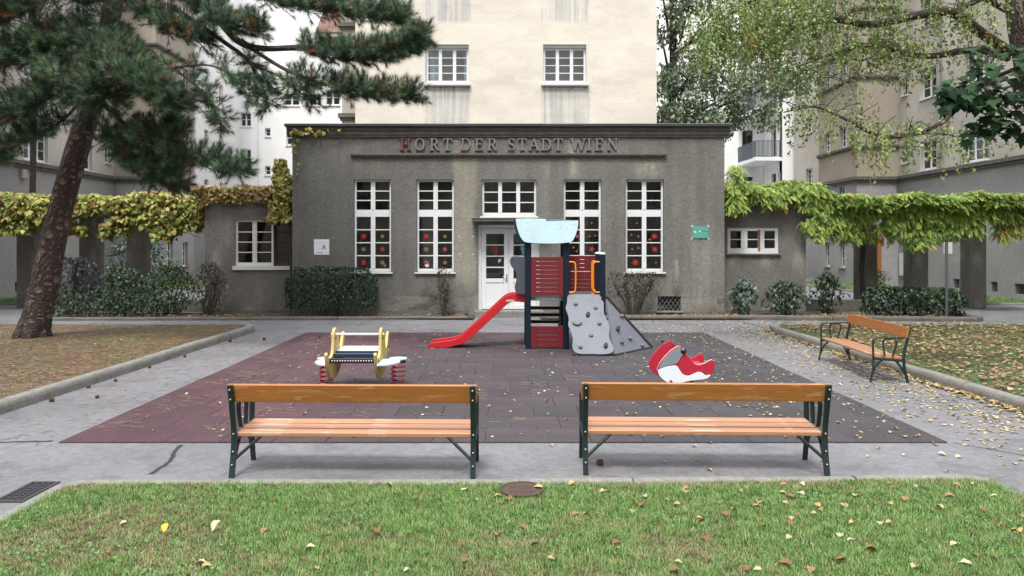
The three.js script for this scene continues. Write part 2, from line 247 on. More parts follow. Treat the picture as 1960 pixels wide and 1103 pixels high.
tarLine([[-5.6, -7.0], [-5.0, -7.06], [-4.3, -7.12]], 0.03, 2);
tarLine([[4.2, -7.05], [4.7, -6.5], [5.1, -6.0]], 0.012, 3);
tarLine([[-13, -17.45], [-6, -17.4], [0, -17.35], [7, -17.4], [13, -17.4]], 0.02, 4);
tarLine([[5.6, -18.2], [5.75, -17.0], [5.6, -16.2]], 0.025, 5);
tarLine([[-5.9, -18.3], [-6.1, -17.3], [-6.3, -16.9]], 0.025, 6);
tarLine([[-3.3, -18.4], [-3.45, -17.4]], 0.018, 7);
tarLine([[4.4, -12.2], [4.9, -12.0], [5.4, -12.05]], 0.012, 8);

// rubber safety mat of square tiles in half-bond, each tile a piece of its own
{
  const mt = structGroup('rubber_mat', 'maroon and grey rubber safety tiles under the play equipment', [0, 0, 0]);
  const x0 = -4.2, x1 = 4.14, z0 = -7.06, S = 0.5, rows = 17, r = rng(77);
  const rubber = tex(512, 512, (u, v) => { const f = vnoise(u * 220, v * 220, 111, 220), g = fbm(u * 40, v * 40, 3, 112, 40), c = fbm(u * 3, v * 3, 3, 113, 3); const k = (0.55 + 0.5 * f) * (0.75 + 0.5 * g) * (0.8 + 0.4 * c); return [k, k, k]; });
  const mats = [];
  for (let k = 0; k < 6; k++) for (let t = 0; t < 3; t++) { // hue from worn maroon to grey, three tones each
    const h = k / 5, c = [mix(0.098, 0.062, h), mix(0.046, 0.056, h), mix(0.059, 0.063, h)].map((q) => q * (0.88 + 0.13 * t));
    mats.push(mat(c, 0.78, { map: scaled(rubber, 1, 1, r(), r()), bumpMap: scaled(grain, 3, 3, r(), r()), bumpScale: 0.004 }));
  }
  const cache = new Map();
  for (let i = 0; i < rows; i++) {
    const zc = z0 - S * (i + 0.5) - 0.012 * i, off = i % 2 ? S / 2 : 0;
    for (let x = x0 - off; x < x1 - 0.02; x += S) {
      const a = Math.max(x, x0), b = Math.min(x + S, x1), w = b - a; if (w < 0.05) continue;
      const key = w.toFixed(2); if (!cache.has(key)) cache.set(key, rbox(w - 0.004, 0.05, S + 0.009, 0.005));
      const xm = (a + b) / 2, zz = -zc - 7;
      const h = clamp(smooth(-3.8, -0.6, xm + (r() - 0.5) * 1.1) * 0.78 + 0.2 * smooth(0.5, 4, xm + zz * 0.1) - 0.25 * smooth(4.5, 8.5, zz) * (1 - smooth(0, 3, xm)) + (r() - 0.5) * 0.16);
      part('tile', cache.get(key), mats[Math.min(5, Math.floor(h * 6)) * 3 + Math.floor(r() * 3)], mt, [xm + (r() - 0.5) * 0.004, -0.011 + r() * 0.004, zc]).rotation.set((r() - 0.5) * 0.004, (r() - 0.5) * 0.006, (r() - 0.5) * 0.004);
    }
  }
}

// kerbs: rounded concrete stones laid end to end along a line of points
const kerbProfile = (w, h) => { const s = new THREE.Shape(); s.moveTo(-w / 2, -0.05); s.lineTo(w / 2, -0.05); s.lineTo(w / 2, h * 0.55); s.quadraticCurveTo(w / 2 - 0.01, h, w / 6, h); s.lineTo(-w / 6, h); s.quadraticCurveTo(-w / 2 + 0.01, h, -w / 2, h * 0.55); s.closePath(); return s; };
function kerb(name, label, pts, w, h, seed, L = 1.0, m = M.kerb) {
  const g = structGroup(name, label), r = rng(seed);
  for (let i = 0; i < pts.length - 1; i++) {
    const a = V(pts[i][0], 0, pts[i][1]), b = V(pts[i + 1][0], 0, pts[i + 1][1]), d = b.clone().sub(a), n = Math.max(1, Math.round(d.length() / L)), s = d.length() / n;
    const geo = muv(new THREE.ExtrudeGeometry(kerbProfile(w, h), { depth: s - 0.006, bevelEnabled: false, curveSegments: 4 }));
    for (let k = 0; k < n; k++) { const p = a.clone().addScaledVector(d, k / n); const o = part('kerb_stone', geo, m, g, [p.x + (r() - 0.5) * 0.012, (r() - 0.5) * 0.012, p.z]); o.rotation.y = Math.atan2(d.x, d.z) + (r() - 0.5) * 0.008; }
  }
  return g;
}
kerb('lawn_kerb', 'low concrete edging round the front lawn behind the two benches', [[-3.38, 3], [-3.36, -5.66], [-3.25, -5.8], [0.1, -5.8], [3.6, -5.92], [3.74, -5.8], [3.84, 3]], 0.1, 0.05, 11);
kerb('pine_bed_kerb', 'rounded concrete kerb along the needle strewn bed of the pine', [[-5.66, 3], [-5.62, -8.4], [-5.5, -13.5], [-5.44, -15.9], [-5.55, -16.3], [-5.8, -16.45]], 0.17, 0.14, 12);
kerb('leaf_bed_kerb', 'rounded concrete kerb along the leaf strewn bed behind the single bench', [[5.86, 3], [5.82, -8.4], [5.72, -12.5], [5.66, -15.6], [5.75, -16.2], [6.0, -16.5]], 0.17, 0.14, 13);
kerb('planting_kerb', 'low mossy kerb of the planting strip beneath the yellowing vine', [[-11.6, -18.3], [-0.95, -18.55]], 0.1, 0.085, 14, 1.1, M.darkConc);
kerb('planting_kerb', 'low mossy kerb of the planting strip beneath the bright green vine', [[0.95, -18.55], [5.7, -18.5], [11.3, -18.05], [11.55, -18.3], [11.55, -19.8]], 0.12, 0.12, 15, 1.1, M.darkConc);
function slab(pts, y, thick = 0.12) { return muv(new THREE.ExtrudeGeometry(shapeOf(pts.map(([x, z]) => [x, -z])), { depth: thick, bevelEnabled: false }).rotateX(-Math.PI / 2).translate(0, y - thick, 0)); }
struct('pine_bed', slab([[-19, 3.2], [-5.68, 3.2], [-5.66, -8.4], [-5.54, -13.5], [-5.48, -15.85], [-5.6, -16.3], [-5.9, -16.5], [-19, -16.7]], 0.1), M.needleSoil, 'raised bed of bare soil and brown pine needles');
struct('leaf_bed', slab([[19, 3.2], [5.88, 3.2], [5.86, -8.4], [5.76, -12.5], [5.7, -15.6], [5.8, -16.2], [6.1, -16.55], [19, -16.7]], 0.09), M.turf, 'raised lawn under a birch, strewn with fallen leaves');
struct('front_lawn', muv(new THREE.PlaneGeometry(7.1, 8.6).rotateX(-Math.PI / 2).translate(0.21, 0.03, -1.48)), M.turf, 'short lawn in front of the two park benches');
struct('planting_bed', muv(new THREE.PlaneGeometry(10.8, 1.5).rotateX(-Math.PI / 2).translate(-6.2, 0.045, -19.2)), M.soil, 'dark earth strip beneath the yellowing vine');
struct('planting_bed', muv(new THREE.PlaneGeometry(10.7, 1.6).rotateX(-Math.PI / 2).translate(6.2, 0.045, -19.2)), M.soil, 'dark earth strip beneath the bright green vine');
for (const [s, what] of [[-1, 'yellowing'], [1, 'bright green']]) {
  struct('back_lawn', muv(new THREE.PlaneGeometry(3.2, 14).rotateX(-Math.PI / 2).translate(s * 15.1, 0.05, -30)), M.turf, 'grass strip seen through the pergola with the ' + what + ' vine');
  kerb('back_lawn_kerb', 'thin kerb of the grass strip behind the ' + what + ' vine', [[s * 16.6, -23], [s * 13.5, -23.1], [s * 13.45, -37]], 0.1, 0.07, 16 + s, 1.4);
}

// ---------------------------------------------------------------- windows and doors
const geoCache = new Map();
const cached = (k, f) => { if (!geoCache.has(k)) geoCache.set(k, f()); return geoCache.get(k); };
// A casement window whose opening is w x h, origin at the middle of the opening's foot on the wall's outer face, looking along +z.
// cols casements, rows of lights; split: height of a transom with rows[1] lights above it
function makeWindow(parent, w, h, cols, rows, o = {}) {
  const g = new THREE.Group(); g.name = o.name ?? 'window'; parent.add(g);
  const rec = o.recess ?? 0.1, F = o.frame ?? 0.055, bar = o.bar ?? 0.026, mul = o.mullion ?? 0.1, fm = o.frameMat ?? M.whitePaint, gm = o.glass ?? M.darkGlass, dz = 0.06;
  const fields = o.split ? [[0, o.split, rows[0]], [o.split, h, rows[1]]] : [[0, h, rows]];
  const lights = [];
  const frameGeo = cached(['f', w, h, cols, rows, o.split, F, bar, mul].join(), () => {
    const L = [];
    const B = (x0, x1, y0, y1, z0 = -dz, z1 = 0) => L.push(rbox(x1 - x0, y1 - y0, z1 - z0, 0.006, (x0 + x1) / 2, (y0 + y1) / 2, (z0 + z1) / 2, 1));
    B(-w / 2, -w / 2 + F, 0, h); B(w / 2 - F, w / 2, 0, h);
    fields.forEach(([y0, y1], i) => { B(-w / 2 + F, w / 2 - F, y0, y0 + (i ? 0.13 : F * 1.7)); B(-w / 2 + F, w / 2 - F, y1 - F, y1); });
    for (let c = 1; c < cols; c++) { const x = -w / 2 + w * c / cols; fields.forEach(([y0, y1], i) => { B(x - mul / 2, x + mul / 2, y0 + (i ? 0.13 : F * 1.7), y1 - F, -dz, 0.003); B(x - 0.016, x + 0.016, y0 + (i ? 0.13 : F * 1.7), y1 - F, 0.003, 0.014); }); }
    for (const [x0, x1, y0, y1, n] of lightFields()) for (let r = 1; r < n; r++) { const y = mix(y0, y1, r / n); B(x0, x1, y - bar / 2, y + bar / 2, -dz * 0.75, -0.012); }
    return merge(L);
  });
  function lightFields() { const out = []; fields.forEach(([y0, y1, n], i) => { for (let c = 0; c < cols; c++) { const a = -w / 2 + w * c / cols, b = -w / 2 + w * (c + 1) / cols; out.push([a + (c ? mul / 2 : F), b - (c < cols - 1 ? mul / 2 : F), y0 + (i ? 0.13 : F * 1.7), y1 - F, n, c, i]); } }); return out; }
  part('frame', frameGeo, fm, g, [0, 0, -rec]);
  for (const [x0, x1, y0, y1, n, c, i] of lightFields()) for (let r = 0; r < n; r++) {
    const ya = mix(y0, y1, r / n) + (r ? bar / 2 : 0), yb = mix(y0, y1, (r + 1) / n) - (r < n - 1 ? bar / 2 : 0);
    const pw = x1 - x0, ph = yb - ya, geo = cached(['p', pw.toFixed(3), ph.toFixed(3)].join(), () => box(pw, ph, 0.005));
    const p = part('pane', geo, gm, g, [(x0 + x1) / 2, (ya + yb) / 2, -rec - dz * 0.45]);
    lights.push({ c, r, field: i, x: (x0 + x1) / 2, y: (ya + yb) / 2, w: pw, h: ph });
  }
  if (o.sill !== false) part('sill', cached(['s', w, o.sillDepth].join(), () => rbox(w + 0.1, 0.04, rec + (o.sillDepth ?? 0.07), 0.008, 0, -0.022, (o.sillDepth ?? 0.07) / 2 - rec / 2)), o.sillMat ?? M.darkConc, g);
  g.userData.lights = undefined; g.lights = lights; g.rec = rec;
  return g;
}
const at = (o, x, y, z, turn = 0) => { o.position.set(x, y, z); o.rotation.y = turn; return o; };
// paper cut-outs stuck inside the panes
const petalGeo = (n, R) => cached('petal' + n + R, () => { const P = []; for (let i = 0; i < 48; i++) { const a = i / 48 * Math.PI * 2, r = R * (0.78 + 0.22 * Math.cos(a * n)); P.push([Math.cos(a) * r, Math.sin(a) * r]); } return extr(shapeOf(P), 0.002); });
const paper = { red: mat([0.3, 0.012, 0.018], 0.9), yellow: mat([0.2, 0.12, 0.04], 0.9), pink: mat([0.34, 0.05, 0.11], 0.9), blue: mat([0.08, 0.42, 0.65], 0.8), white: mat([0.7, 0.7, 0.75], 0.8), core: mat([0.36, 0.04, 0.03], 0.8) };
function flower(win, x, y, R, c) { const z = -win.rec - 0.012; part('paper_flower', petalGeo(6, R), paper[c], win, [x, y, z]); if (c === 'red') part('paper_flower', petalGeo(5, R * 0.42), paper.core, win, [x, y, z + 0.004]); }

// ---------------------------------------------------------------- the low building with the lettering
const FZ = -19.37;
{
  const b = thing('day_care_building', 'low dark grey roughcast building with raised capital lettering above tall white windows', 'building');
  const X0 = -5.51, X1 = 5.62, H = 4.62;
  const tall = [[-3.93, -2.97], [-2.31, -1.35], [1.48, 2.45], [3.08, 4.06]], T0 = 1.14, T1 = 3.53;
  const holes = [...tall.map(([a, c]) => [a, c, T0, T1]), [-0.63, 0.78, 2.58, 3.53], [-0.73, 0.86, 0.16, 2.36], [3.9, 4.5, 0.14, 0.52]];
  part('wall', put(wallGeo(X0, X1, 0, H, holes, 0.38), 0, 0, FZ), M.roughcast, b);
  for (const x of [X0, X1 - 0.36]) part('wall', span(x, x + 0.36, 0, H, FZ - 5.2, FZ - 0.38), M.greyPlaster, b);
  part('plinth', merge([span(X0 - 0.03, -1.0, -0.05, 0.16, FZ - 0.2, FZ + 0.035), span(1.15, X1 + 0.03, -0.05, 0.13, FZ - 0.2, FZ + 0.03)]), M.darkConc, b);
  part('floor', span(X0 + 0.36, X1 - 0.36, 0.02, 0.12, FZ - 5.2, FZ - 0.38), M.interior, b);
  part('partition', span(X0 + 0.36, X1 - 0.36, 0.12, H, FZ - 5.2, FZ - 5.0), M.interior, b);
  part('roof', span(X0, X1, H, H + 0.22, FZ - 5.3, FZ), M.gutter, b);
  // stepped cornice, metal flashing above, drip bead below
  const cor = [[0, 4.62], [0.05, 4.62], [0.05, 4.66], [0.08, 4.68], [0.08, 4.76], [0.12, 4.79], [0.12, 4.86], [0.02, 4.86], [0, 4.86]];
  const corGeo = (len) => muv(new THREE.ExtrudeGeometry(shapeOf(cor), { depth: len, bevelEnabled: false }).rotateY(-Math.PI / 2));
  part('cornice', put(corGeo(X1 - X0 + 0.24), X1 + 0.12, 0, FZ + 0.0), M.cornice, b);
  for (const s of [-1, 1]) part('cornice', put(corGeo(5.2), s > 0 ? X1 : X0, 0, s > 0 ? FZ - 5.2 : FZ, s > 0 ? Math.PI / 2 : -Math.PI / 2), M.cornice, b);
  for (let k = 0; k < 7; k++) { const a = X0 - 0.16 + k * (X1 - X0 + 0.32) / 7, c = a + (X1 - X0 + 0.32) / 7; part('flashing', rbox(c - a - 0.006, 0.07, 0.34, 0.01, (a + c) / 2, 4.898 + (k % 2) * 0.003, FZ + 0.02), M.gutter, b); }
  part('flashing', span(X0 - 0.17, X1 + 0.17, 4.934, 4.95, FZ - 0.16, FZ + 0.14), M.sheetMetal, b);
  part('ledge', merge([rbox((1275 - 672) / 74.3, 0.06, 0.09, 0.012, 0.06, 4.165, FZ + 0.045), rbox(8.0, 0.045, 0.05, 0.01, 0.06, 4.112, FZ + 0.025)]), M.cornice, b);
  // raised letters
  const font = await new FontLoader().loadAsync('fonts/droid/droid_serif_regular.typeface.json');
  const lm = mat([0.2, 0.185, 0.195], 0.8, { bumpMap: scaled(grain, 2), bumpScale: 0.003 }), lr = mat([0.16, 0.045, 0.05], 0.8), lp = mat([0.24, 0.14, 0.18], 0.8);
  const line = [['H', 776.5], ['O', 804], ['R', 832], ['T', 857], ['D', 891], ['E', 916.5], ['R', 942], ['S', 979], ['T', 999.5], ['A', 1022], ['D', 1045], ['T', 1068.5], ['W', 1106], ['I', 1127], ['E', 1146], ['N', 1172]];
  line.forEach(([ch, px], i) => {
    const g = new TextGeometry(ch, { font, size: 0.31, depth: 0.05, curveSegments: 5, bevelEnabled: false });
    g.computeBoundingBox(); const bb = g.boundingBox, s = 0.305 / (bb.max.y - bb.min.y); g.translate(-(bb.min.x + bb.max.x) / 2, -bb.min.y, 0); g.scale(s * 0.94, s, 1);
    part('letter', muv(g), ch === 'H' ? lr : i === 4 ? lp : lm, b, [(px - 969) / 74.3, 4.275, FZ + 0.012]);
  });
  // windows
  const wins = tall.map(([a, c]) => at(makeWindow(b, c - a - 0.004, T1 - T0, 2, [4, 3], { split: 1.48, glass: M.glass, recess: 0.1, sillMat: M.oldWhite, sillDepth: 0.06, mullion: 0.115, frame: 0.05 }), (a + c) / 2, T0, FZ));
  at(makeWindow(b, 1.406, 0.95, 3, 3, { glass: M.glass, recess: 0.1, sillMat: M.oldWhite, sillDepth: 0.03 }), 0.075, 2.58, FZ);
  const put1 = (w, c, r, col, R = 0.075, dx = 0, dy = 0) => { const L = w.lights.find((l) => l.field === 0 && l.c === c && l.r === r); flower(w, L.x + dx, L.y + dy, R, col); };
  put1(wins[0], 0, 2, 'red', 0.08); put1(wins[0], 1, 2, 'yellow', 0.06); put1(wins[0], 0, 1, 'yellow', 0.065); put1(wins[0], 1, 1, 'red', 0.075); put1(wins[0], 0, 0, 'red', 0.08); put1(wins[0], 1, 0, 'yellow', 0.07); put1(wins[0], 1, 0, 'yellow', 0.045, 0.06, -0.08);
  put1(wins[1], 0, 2, 'red', 0.08); put1(wins[1], 1, 2, 'yellow', 0.055); put1(wins[1], 0, 1, 'yellow', 0.075); put1(wins[1], 1, 1, 'pink', 0.065); put1(wins[1], 0, 0, 'pink', 0.07); put1(wins[1], 0, 0, 'white', 0.06, 0.02, -0.07); put1(wins[1], 1, 0, 'yellow', 0.06);
  put1(wins[2], 1, 3, 'yellow', 0.03); put1(wins[2], 1, 2, 'yellow', 0.03, -0.06); put1(wins[2], 1, 2, 'yellow', 0.03, 0.1, 0.02); put1(wins[2], 0, 1, 'yellow', 0.035, 0.02, 0.05); put1(wins[2], 0, 1, 'yellow', 0.03, 0.1, -0.05); put1(wins[2], 1, 1, 'red', 0.08); put1(wins[2], 0, 3, 'red', 0.04, 0.1); put1(wins[2], 0, 2, 'pink', 0.05, 0.12);
  put1(wins[3], 0, 3, 'yellow', 0.03, 0.06); put1(wins[3], 0, 2, 'yellow', 0.03, -0.08, 0.04); put1(wins[3], 0, 2, 'yellow', 0.035, 0.1); put1(wins[3], 1, 2, 'red', 0.085, 0.02); put1(wins[3], 1, 2, 'pink', 0.035, -0.1, -0.08); put1(wins[3], 0, 1, 'yellow', 0.035, -0.06); put1(wins[3], 0, 1, 'yellow', 0.035, 0.1, 0.03); put1(wins[3], 1, 1, 'red', 0.085, 0.03); put1(wins[3], 0, 0, 'red', 0.09, 0.02); put1(wins[3], 1, 0, 'red', 0.04, 0.06);
  // curtain sheets and a shelf line inside
  for (const [x, y0, y1, w] of [[-2.6, 1.2, 3.4, 0.3], [1.75, 1.3, 3.4, 0.25]]) part('curtain', put(box(w, y1 - y0, 0.02), x + 0.4, (y0 + y1) / 2, FZ - 1.6), M.interior, b);
  // double door
  const dz = FZ - 0.12;
  part('door_frame', merge([span(-0.73, -0.645, 0.16, 2.36, dz - 0.07, dz + 0.02), span(0.775, 0.86, 0.16, 2.36, dz - 0.07, dz + 0.02), span(-0.645, 0.775, 2.27, 2.36, dz - 0.07, dz + 0.02)]), M.whitePaint, b);
  for (const s of [-1, 1]) {
    const d = new THREE.Group(); d.name = 'door'; d.position.set(0.065 + s * 0.355, 0.18, dz - 0.01); b.add(d);
    const W = 0.705, L = [];
    L.push(rbox(0.12, 2.08, 0.06, 0.006, -W / 2 + 0.06, 1.04, -0.03), rbox(0.12, 2.08, 0.06, 0.006, W / 2 - 0.06, 1.04, -0.03), rbox(W - 0.24, 0.13, 0.06, 0.004, 0, 2.015, -0.03), rbox(W - 0.24, 0.1, 0.06, 0.004, 0, 0.74, -0.03), rbox(W - 0.24, 0.12, 0.06, 0.004, 0, 0.06, -0.03), rbox(W - 0.24, 0.57, 0.035, 0.004, 0, 0.405, -0.035));
    for (let k = 1; k < 4; k++) L.push(rbox(W - 0.24, 0.028, 0.045, 0.004, 0, 0.79 + 1.16 * k / 4, -0.03));
    part('leaf_frame', merge(L), M.whitePaint, d);
    for (let k = 0; k < 4; k++) part('pane', cached('doorpane', () => box(W - 0.24, 0.258, 0.005)), M.glass, d, [0, 0.79 + 1.16 * (k + 0.5) / 4, -0.035]);
    if (s < 0) part('handle', merge([rbox(0.035, 0.22, 0.012, 0.004, W / 2 - 0.05, 0.8, 0.006), rod(V(W / 2 - 0.05, 0.84, 0.05), V(W / 2 - 0.16, 0.84, 0.05), 0.009), rod(V(W / 2 - 0.05, 0.84, 0), V(W / 2 - 0.05, 0.84, 0.05), 0.009)]), M.steel, d);
    for (const y of [0.16, 1.02, 1.88]) part('hinge', cyl(0.012, 0.012, 0.1, 8, s * (W / 2 + 0.01), y, 0.03), M.oldWhite, d);
    if (s < 0) {
      part('paper_kite', extr(shapeOf([[-0.12, 0.04], [-0.05, 0.14], [0.07, 0.11], [0.1, 0.0], [0.01, -0.13]]), 0.002), paper.red, d, [0, 1.52, -0.05]);
      part('kite_tail', merge([box(0.006, 0.3, 0.002, 0.01, 1.24, -0.05), box(0.03, 0.02, 0.002, 0.01, 1.28, -0.049), box(0.03, 0.02, 0.002, 0.01, 1.15, -0.049)]), paper.pink, d);
      part('paper_kite', extr(shapeOf([[-0.04, 0.04], [0.03, 0.05], [0.04, 0.0], [-0.03, -0.06]]), 0.002), paper.white, d, [0.12, 1.25, -0.05]);
    } else part('paper_kite', extr(shapeOf([[-0.07, 0.11], [0.09, 0.13], [0.06, -0.07], [-0.03, -0.1]]), 0.002), paper.blue, d, [0.02, 1.5, -0.05]);
  }
  part('step', rbox(1.75, 0.18, 0.5, 0.015, 0.07, 0.075, FZ + 0.06), M.kerb, b);
  part('door_canopy', rbox(1.9, 0.075, 0.42, 0.012, 0.09, 2.475, FZ + 0.2), M.darkConc, b);
  part('canopy_flashing', span(-0.88, 1.06, 2.514, 2.528, FZ, FZ + 0.43), M.sheetMetal, b);
  part('wall_plug', merge([[879, 453], [905, 453], [880, 487], [905, 487]].map(([x, y]) => put(cyl(0.022, 0.02, 0.012, 10).rotateX(Math.PI / 2), (x - 969) / 74.3, 1.87 + (467 - y) / 74.3, FZ))), M.oldWhite, b);
  // cellar opening with diamond grille
  const gr = []; for (let k = -4; k <= 5; k++) for (const s of [-1, 1]) { const x = 4.2 + k * 0.11; const a = V(x - s * 0.13, 0.14, FZ - 0.06), c = V(x + s * 0.13, 0.52, FZ - 0.06 + s * 0.006); const lim = (p, q) => { for (const e of [3.9, 4.5]) { const out = e === 3.9 ? p.x < e : p.x > e; if (out && q.x !== p.x) { const t = (e - p.x) / (q.x - p.x); if (t >= 0 && t <= 1) p.lerp(q, t); } } }; lim(a, c); lim(c, a); if (Math.min(a.x, c.x) >= 3.899 && Math.max(a.x, c.x) <= 4.501 && a.distanceTo(c) > 0.05) gr.push(rod(a, c, 0.006, 0.006, 5)); }
  part('cellar_grille', merge(gr), M.steel, b);
  part('cellar_sill', rbox(0.72, 0.04, 0.14, 0.01, 4.2, 0.12, FZ + 0.02), M.kerb, b);
}
// plates on its wall
{
  const cv = document.createElement('canvas'); cv.width = cv.height = 128; const c = cv.getContext('2d');
  c.fillStyle = '#e4e6f0'; c.fillRect(0, 0, 128, 128); c.strokeStyle = '#b9b9d0'; c.lineWidth = 2; c.strokeRect(3, 3, 122, 122);
  const r = rng(5); c.fillStyle = '#9aa0c0'; for (const [y, x0, x1] of [[20, 24, 100], [36, 14, 114]]) for (let x = x0; x < x1; x += 4 + r() * 3) c.fillRect(x, y + r() * 2, 2 + r() * 3, 4);
  c.fillStyle = '#a9b7a8'; c.beginPath(); c.ellipse(52, 112, 26, 7, 0.1, 0, 7); c.fill(); c.fillStyle = '#8d99a5'; c.fillRect(18, 105, 14, 4); c.fillRect(20, 62, 12, 3); c.fillRect(36, 78, 14, 3);
  c.fillStyle = '#7d8f6a'; c.beginPath(); c.ellipse(84, 62, 12, 14, 0, 0, 7); c.fill(); c.fillStyle = '#55584f'; c.fillRect(66, 72, 10, 8); c.fillRect(92, 74, 9, 10); c.fillStyle = '#d8cfa0'; c.fillRect(74, 78, 16, 10); c.fillStyle = '#6a6a80'; c.fillRect(66, 88, 8, 4); c.fillRect(92, 106, 12, 4);
  const t = new THREE.CanvasTexture(cv); t.colorSpace = THREE.SRGBColorSpace;
  const g = new THREE.BoxGeometry(0.395, 0.4, 0.008);
  solo('wall_sign', g, mat([1, 1, 1], 0.4, { map: t }), 'small square white plate with a faded printed picture on the grey wall', 'sign', [-4.755, 1.79, FZ + 0.006]);
  const cv2 = document.createElement('canvas'); cv2.width = 128; cv2.height = 96; const d = cv2.getContext('2d');
  d.fillStyle = '#5a9c8c'; d.fillRect(0, 0, 128, 96); for (let k = 0; k < 400; k++) { d.fillStyle = ['#6aa890', '#539a96', '#7aa6a0', '#5f9f86'][Math.floor(r() * 4)]; d.globalAlpha = 0.25; d.fillRect(r() * 128, r() * 96, 3 + r() * 14, 2 + r() * 6); } d.globalAlpha = 1;
  d.fillStyle = '#cfe3e4'; d.beginPath(); d.ellipse(24, 44, 11, 6, 0.5, 0, 7); d.fill(); d.beginPath(); d.ellipse(60, 40, 8, 6, 0, 0, 7); d.fill(); d.fillStyle = '#1f6b64'; d.fillRect(72, 38, 52, 4); d.fillRect(0, 91, 128, 5);
  const t2 = new THREE.CanvasTexture(cv2); t2.colorSpace = THREE.SRGBColorSpace;
  const s = thing('wall_plaque', 'faded green metal plate with peeling white corners on the grey wall', 'sign', [4.995, 2.165, FZ]);
  part('plate', new THREE.BoxGeometry(0.42, 0.32, 0.006), mat([1, 1, 1], 0.5, { map: t2 }), s, [0, 0, 0.012]);
  for (const [x, y] of [[-0.2, 0.15], [0.2, 0.15], [-0.2, -0.15], [0.2, -0.15]]) part('corner_patch', cyl(0.032, 0.03, 0.012, 8).rotateX(Math.PI / 2), M.oldWhite, s, [x * 1.03, y * 1.04, 0]);
}

// ---------------------------------------------------------------- wings under the pergolas
const WZ = -19.95;
function wing(s) {
  const b = thing('annex_wing', s < 0 ? 'low grey side wing with a half open casement under the yellowing vine' : 'low grey side wing with a narrow white window under the bright green vine', 'building');
  const a = s < 0 ? -8.0 : 5.64, c = s < 0 ? -5.53 : 7.95, hole = s < 0 ? [-7.2, -5.72, 1.18, 2.51] : [5.87, 7.23, 1.61, 2.3];
  part('wall', put(wallGeo(a, c, 0, 3.1, [hole], 0.3), 0, 0, WZ), M.greyPlaster, b);
  part('wall', span(s < 0 ? a : c - 0.3, s < 0 ? a + 0.3 : c, 0, 3.1, WZ - 3.2, WZ - 0.3), M.greyPlaster, b);
  part('wall', span(a, c, 0, 3.1, WZ - 3.5, WZ - 3.2), M.greyPlaster, b);
  part('floor', span(a + 0.3, c, 0.01, 0.1, WZ - 3.2, WZ - 0.3), M.interior, b);
  part('roof', span(a - 0.08, c + 0.02, 3.1, 3.22, WZ - 3.5, WZ + 0.1), M.darkConc, b);
  part('plinth', span(a - 0.02, c, -0.03, 0.12, WZ - 0.1, WZ + 0.03), M.darkConc, b);
  const [x0, x1, y0, y1] = hole;
  if (s < 0) {
    const w = x1 - x0; at(makeWindow(b, w * 0.68, y1 - y0 - 0.1, 2, 4, { recess: 0.06, sill: false, glass: M.glass, frameMat: M.oldWhite, mullion: 0.12 }), x0 + w * 0.34, y0 + 0.1, WZ);
    const dark = mat([0.06, 0.045, 0.038], 0.6);
    at(makeWindow(b, w * 0.32, y1 - y0 - 0.1, 1, 4, { recess: 0.16, sill: false, glass: M.glass, frameMat: dark }), x0 + w * 0.84, y0 + 0.1, WZ);
    part('window_ledge', span(x0 - 0.05, x1 + 0.02, y0, y0 + 0.098, WZ - 0.22, WZ + 0.05), M.oldWhite, b);
  } else {
    at(makeWindow(b, x1 - x0 - 0.004, y1 - y0, 3, 2, { recess: 0.03, sillMat: M.darkConc, glass: M.glass, mullion: 0.17, frame: 0.085, frameMat: M.whitePaint }), (x0 + x1) / 2, y0, WZ);
    part('wooden_post', span(6.69, 6.74, 1.7, 2.24, WZ - 0.03, WZ - 0.005), mat([0.28, 0.1, 0.05], 0.6), b);
  }
}
wing(-1); wing(1);

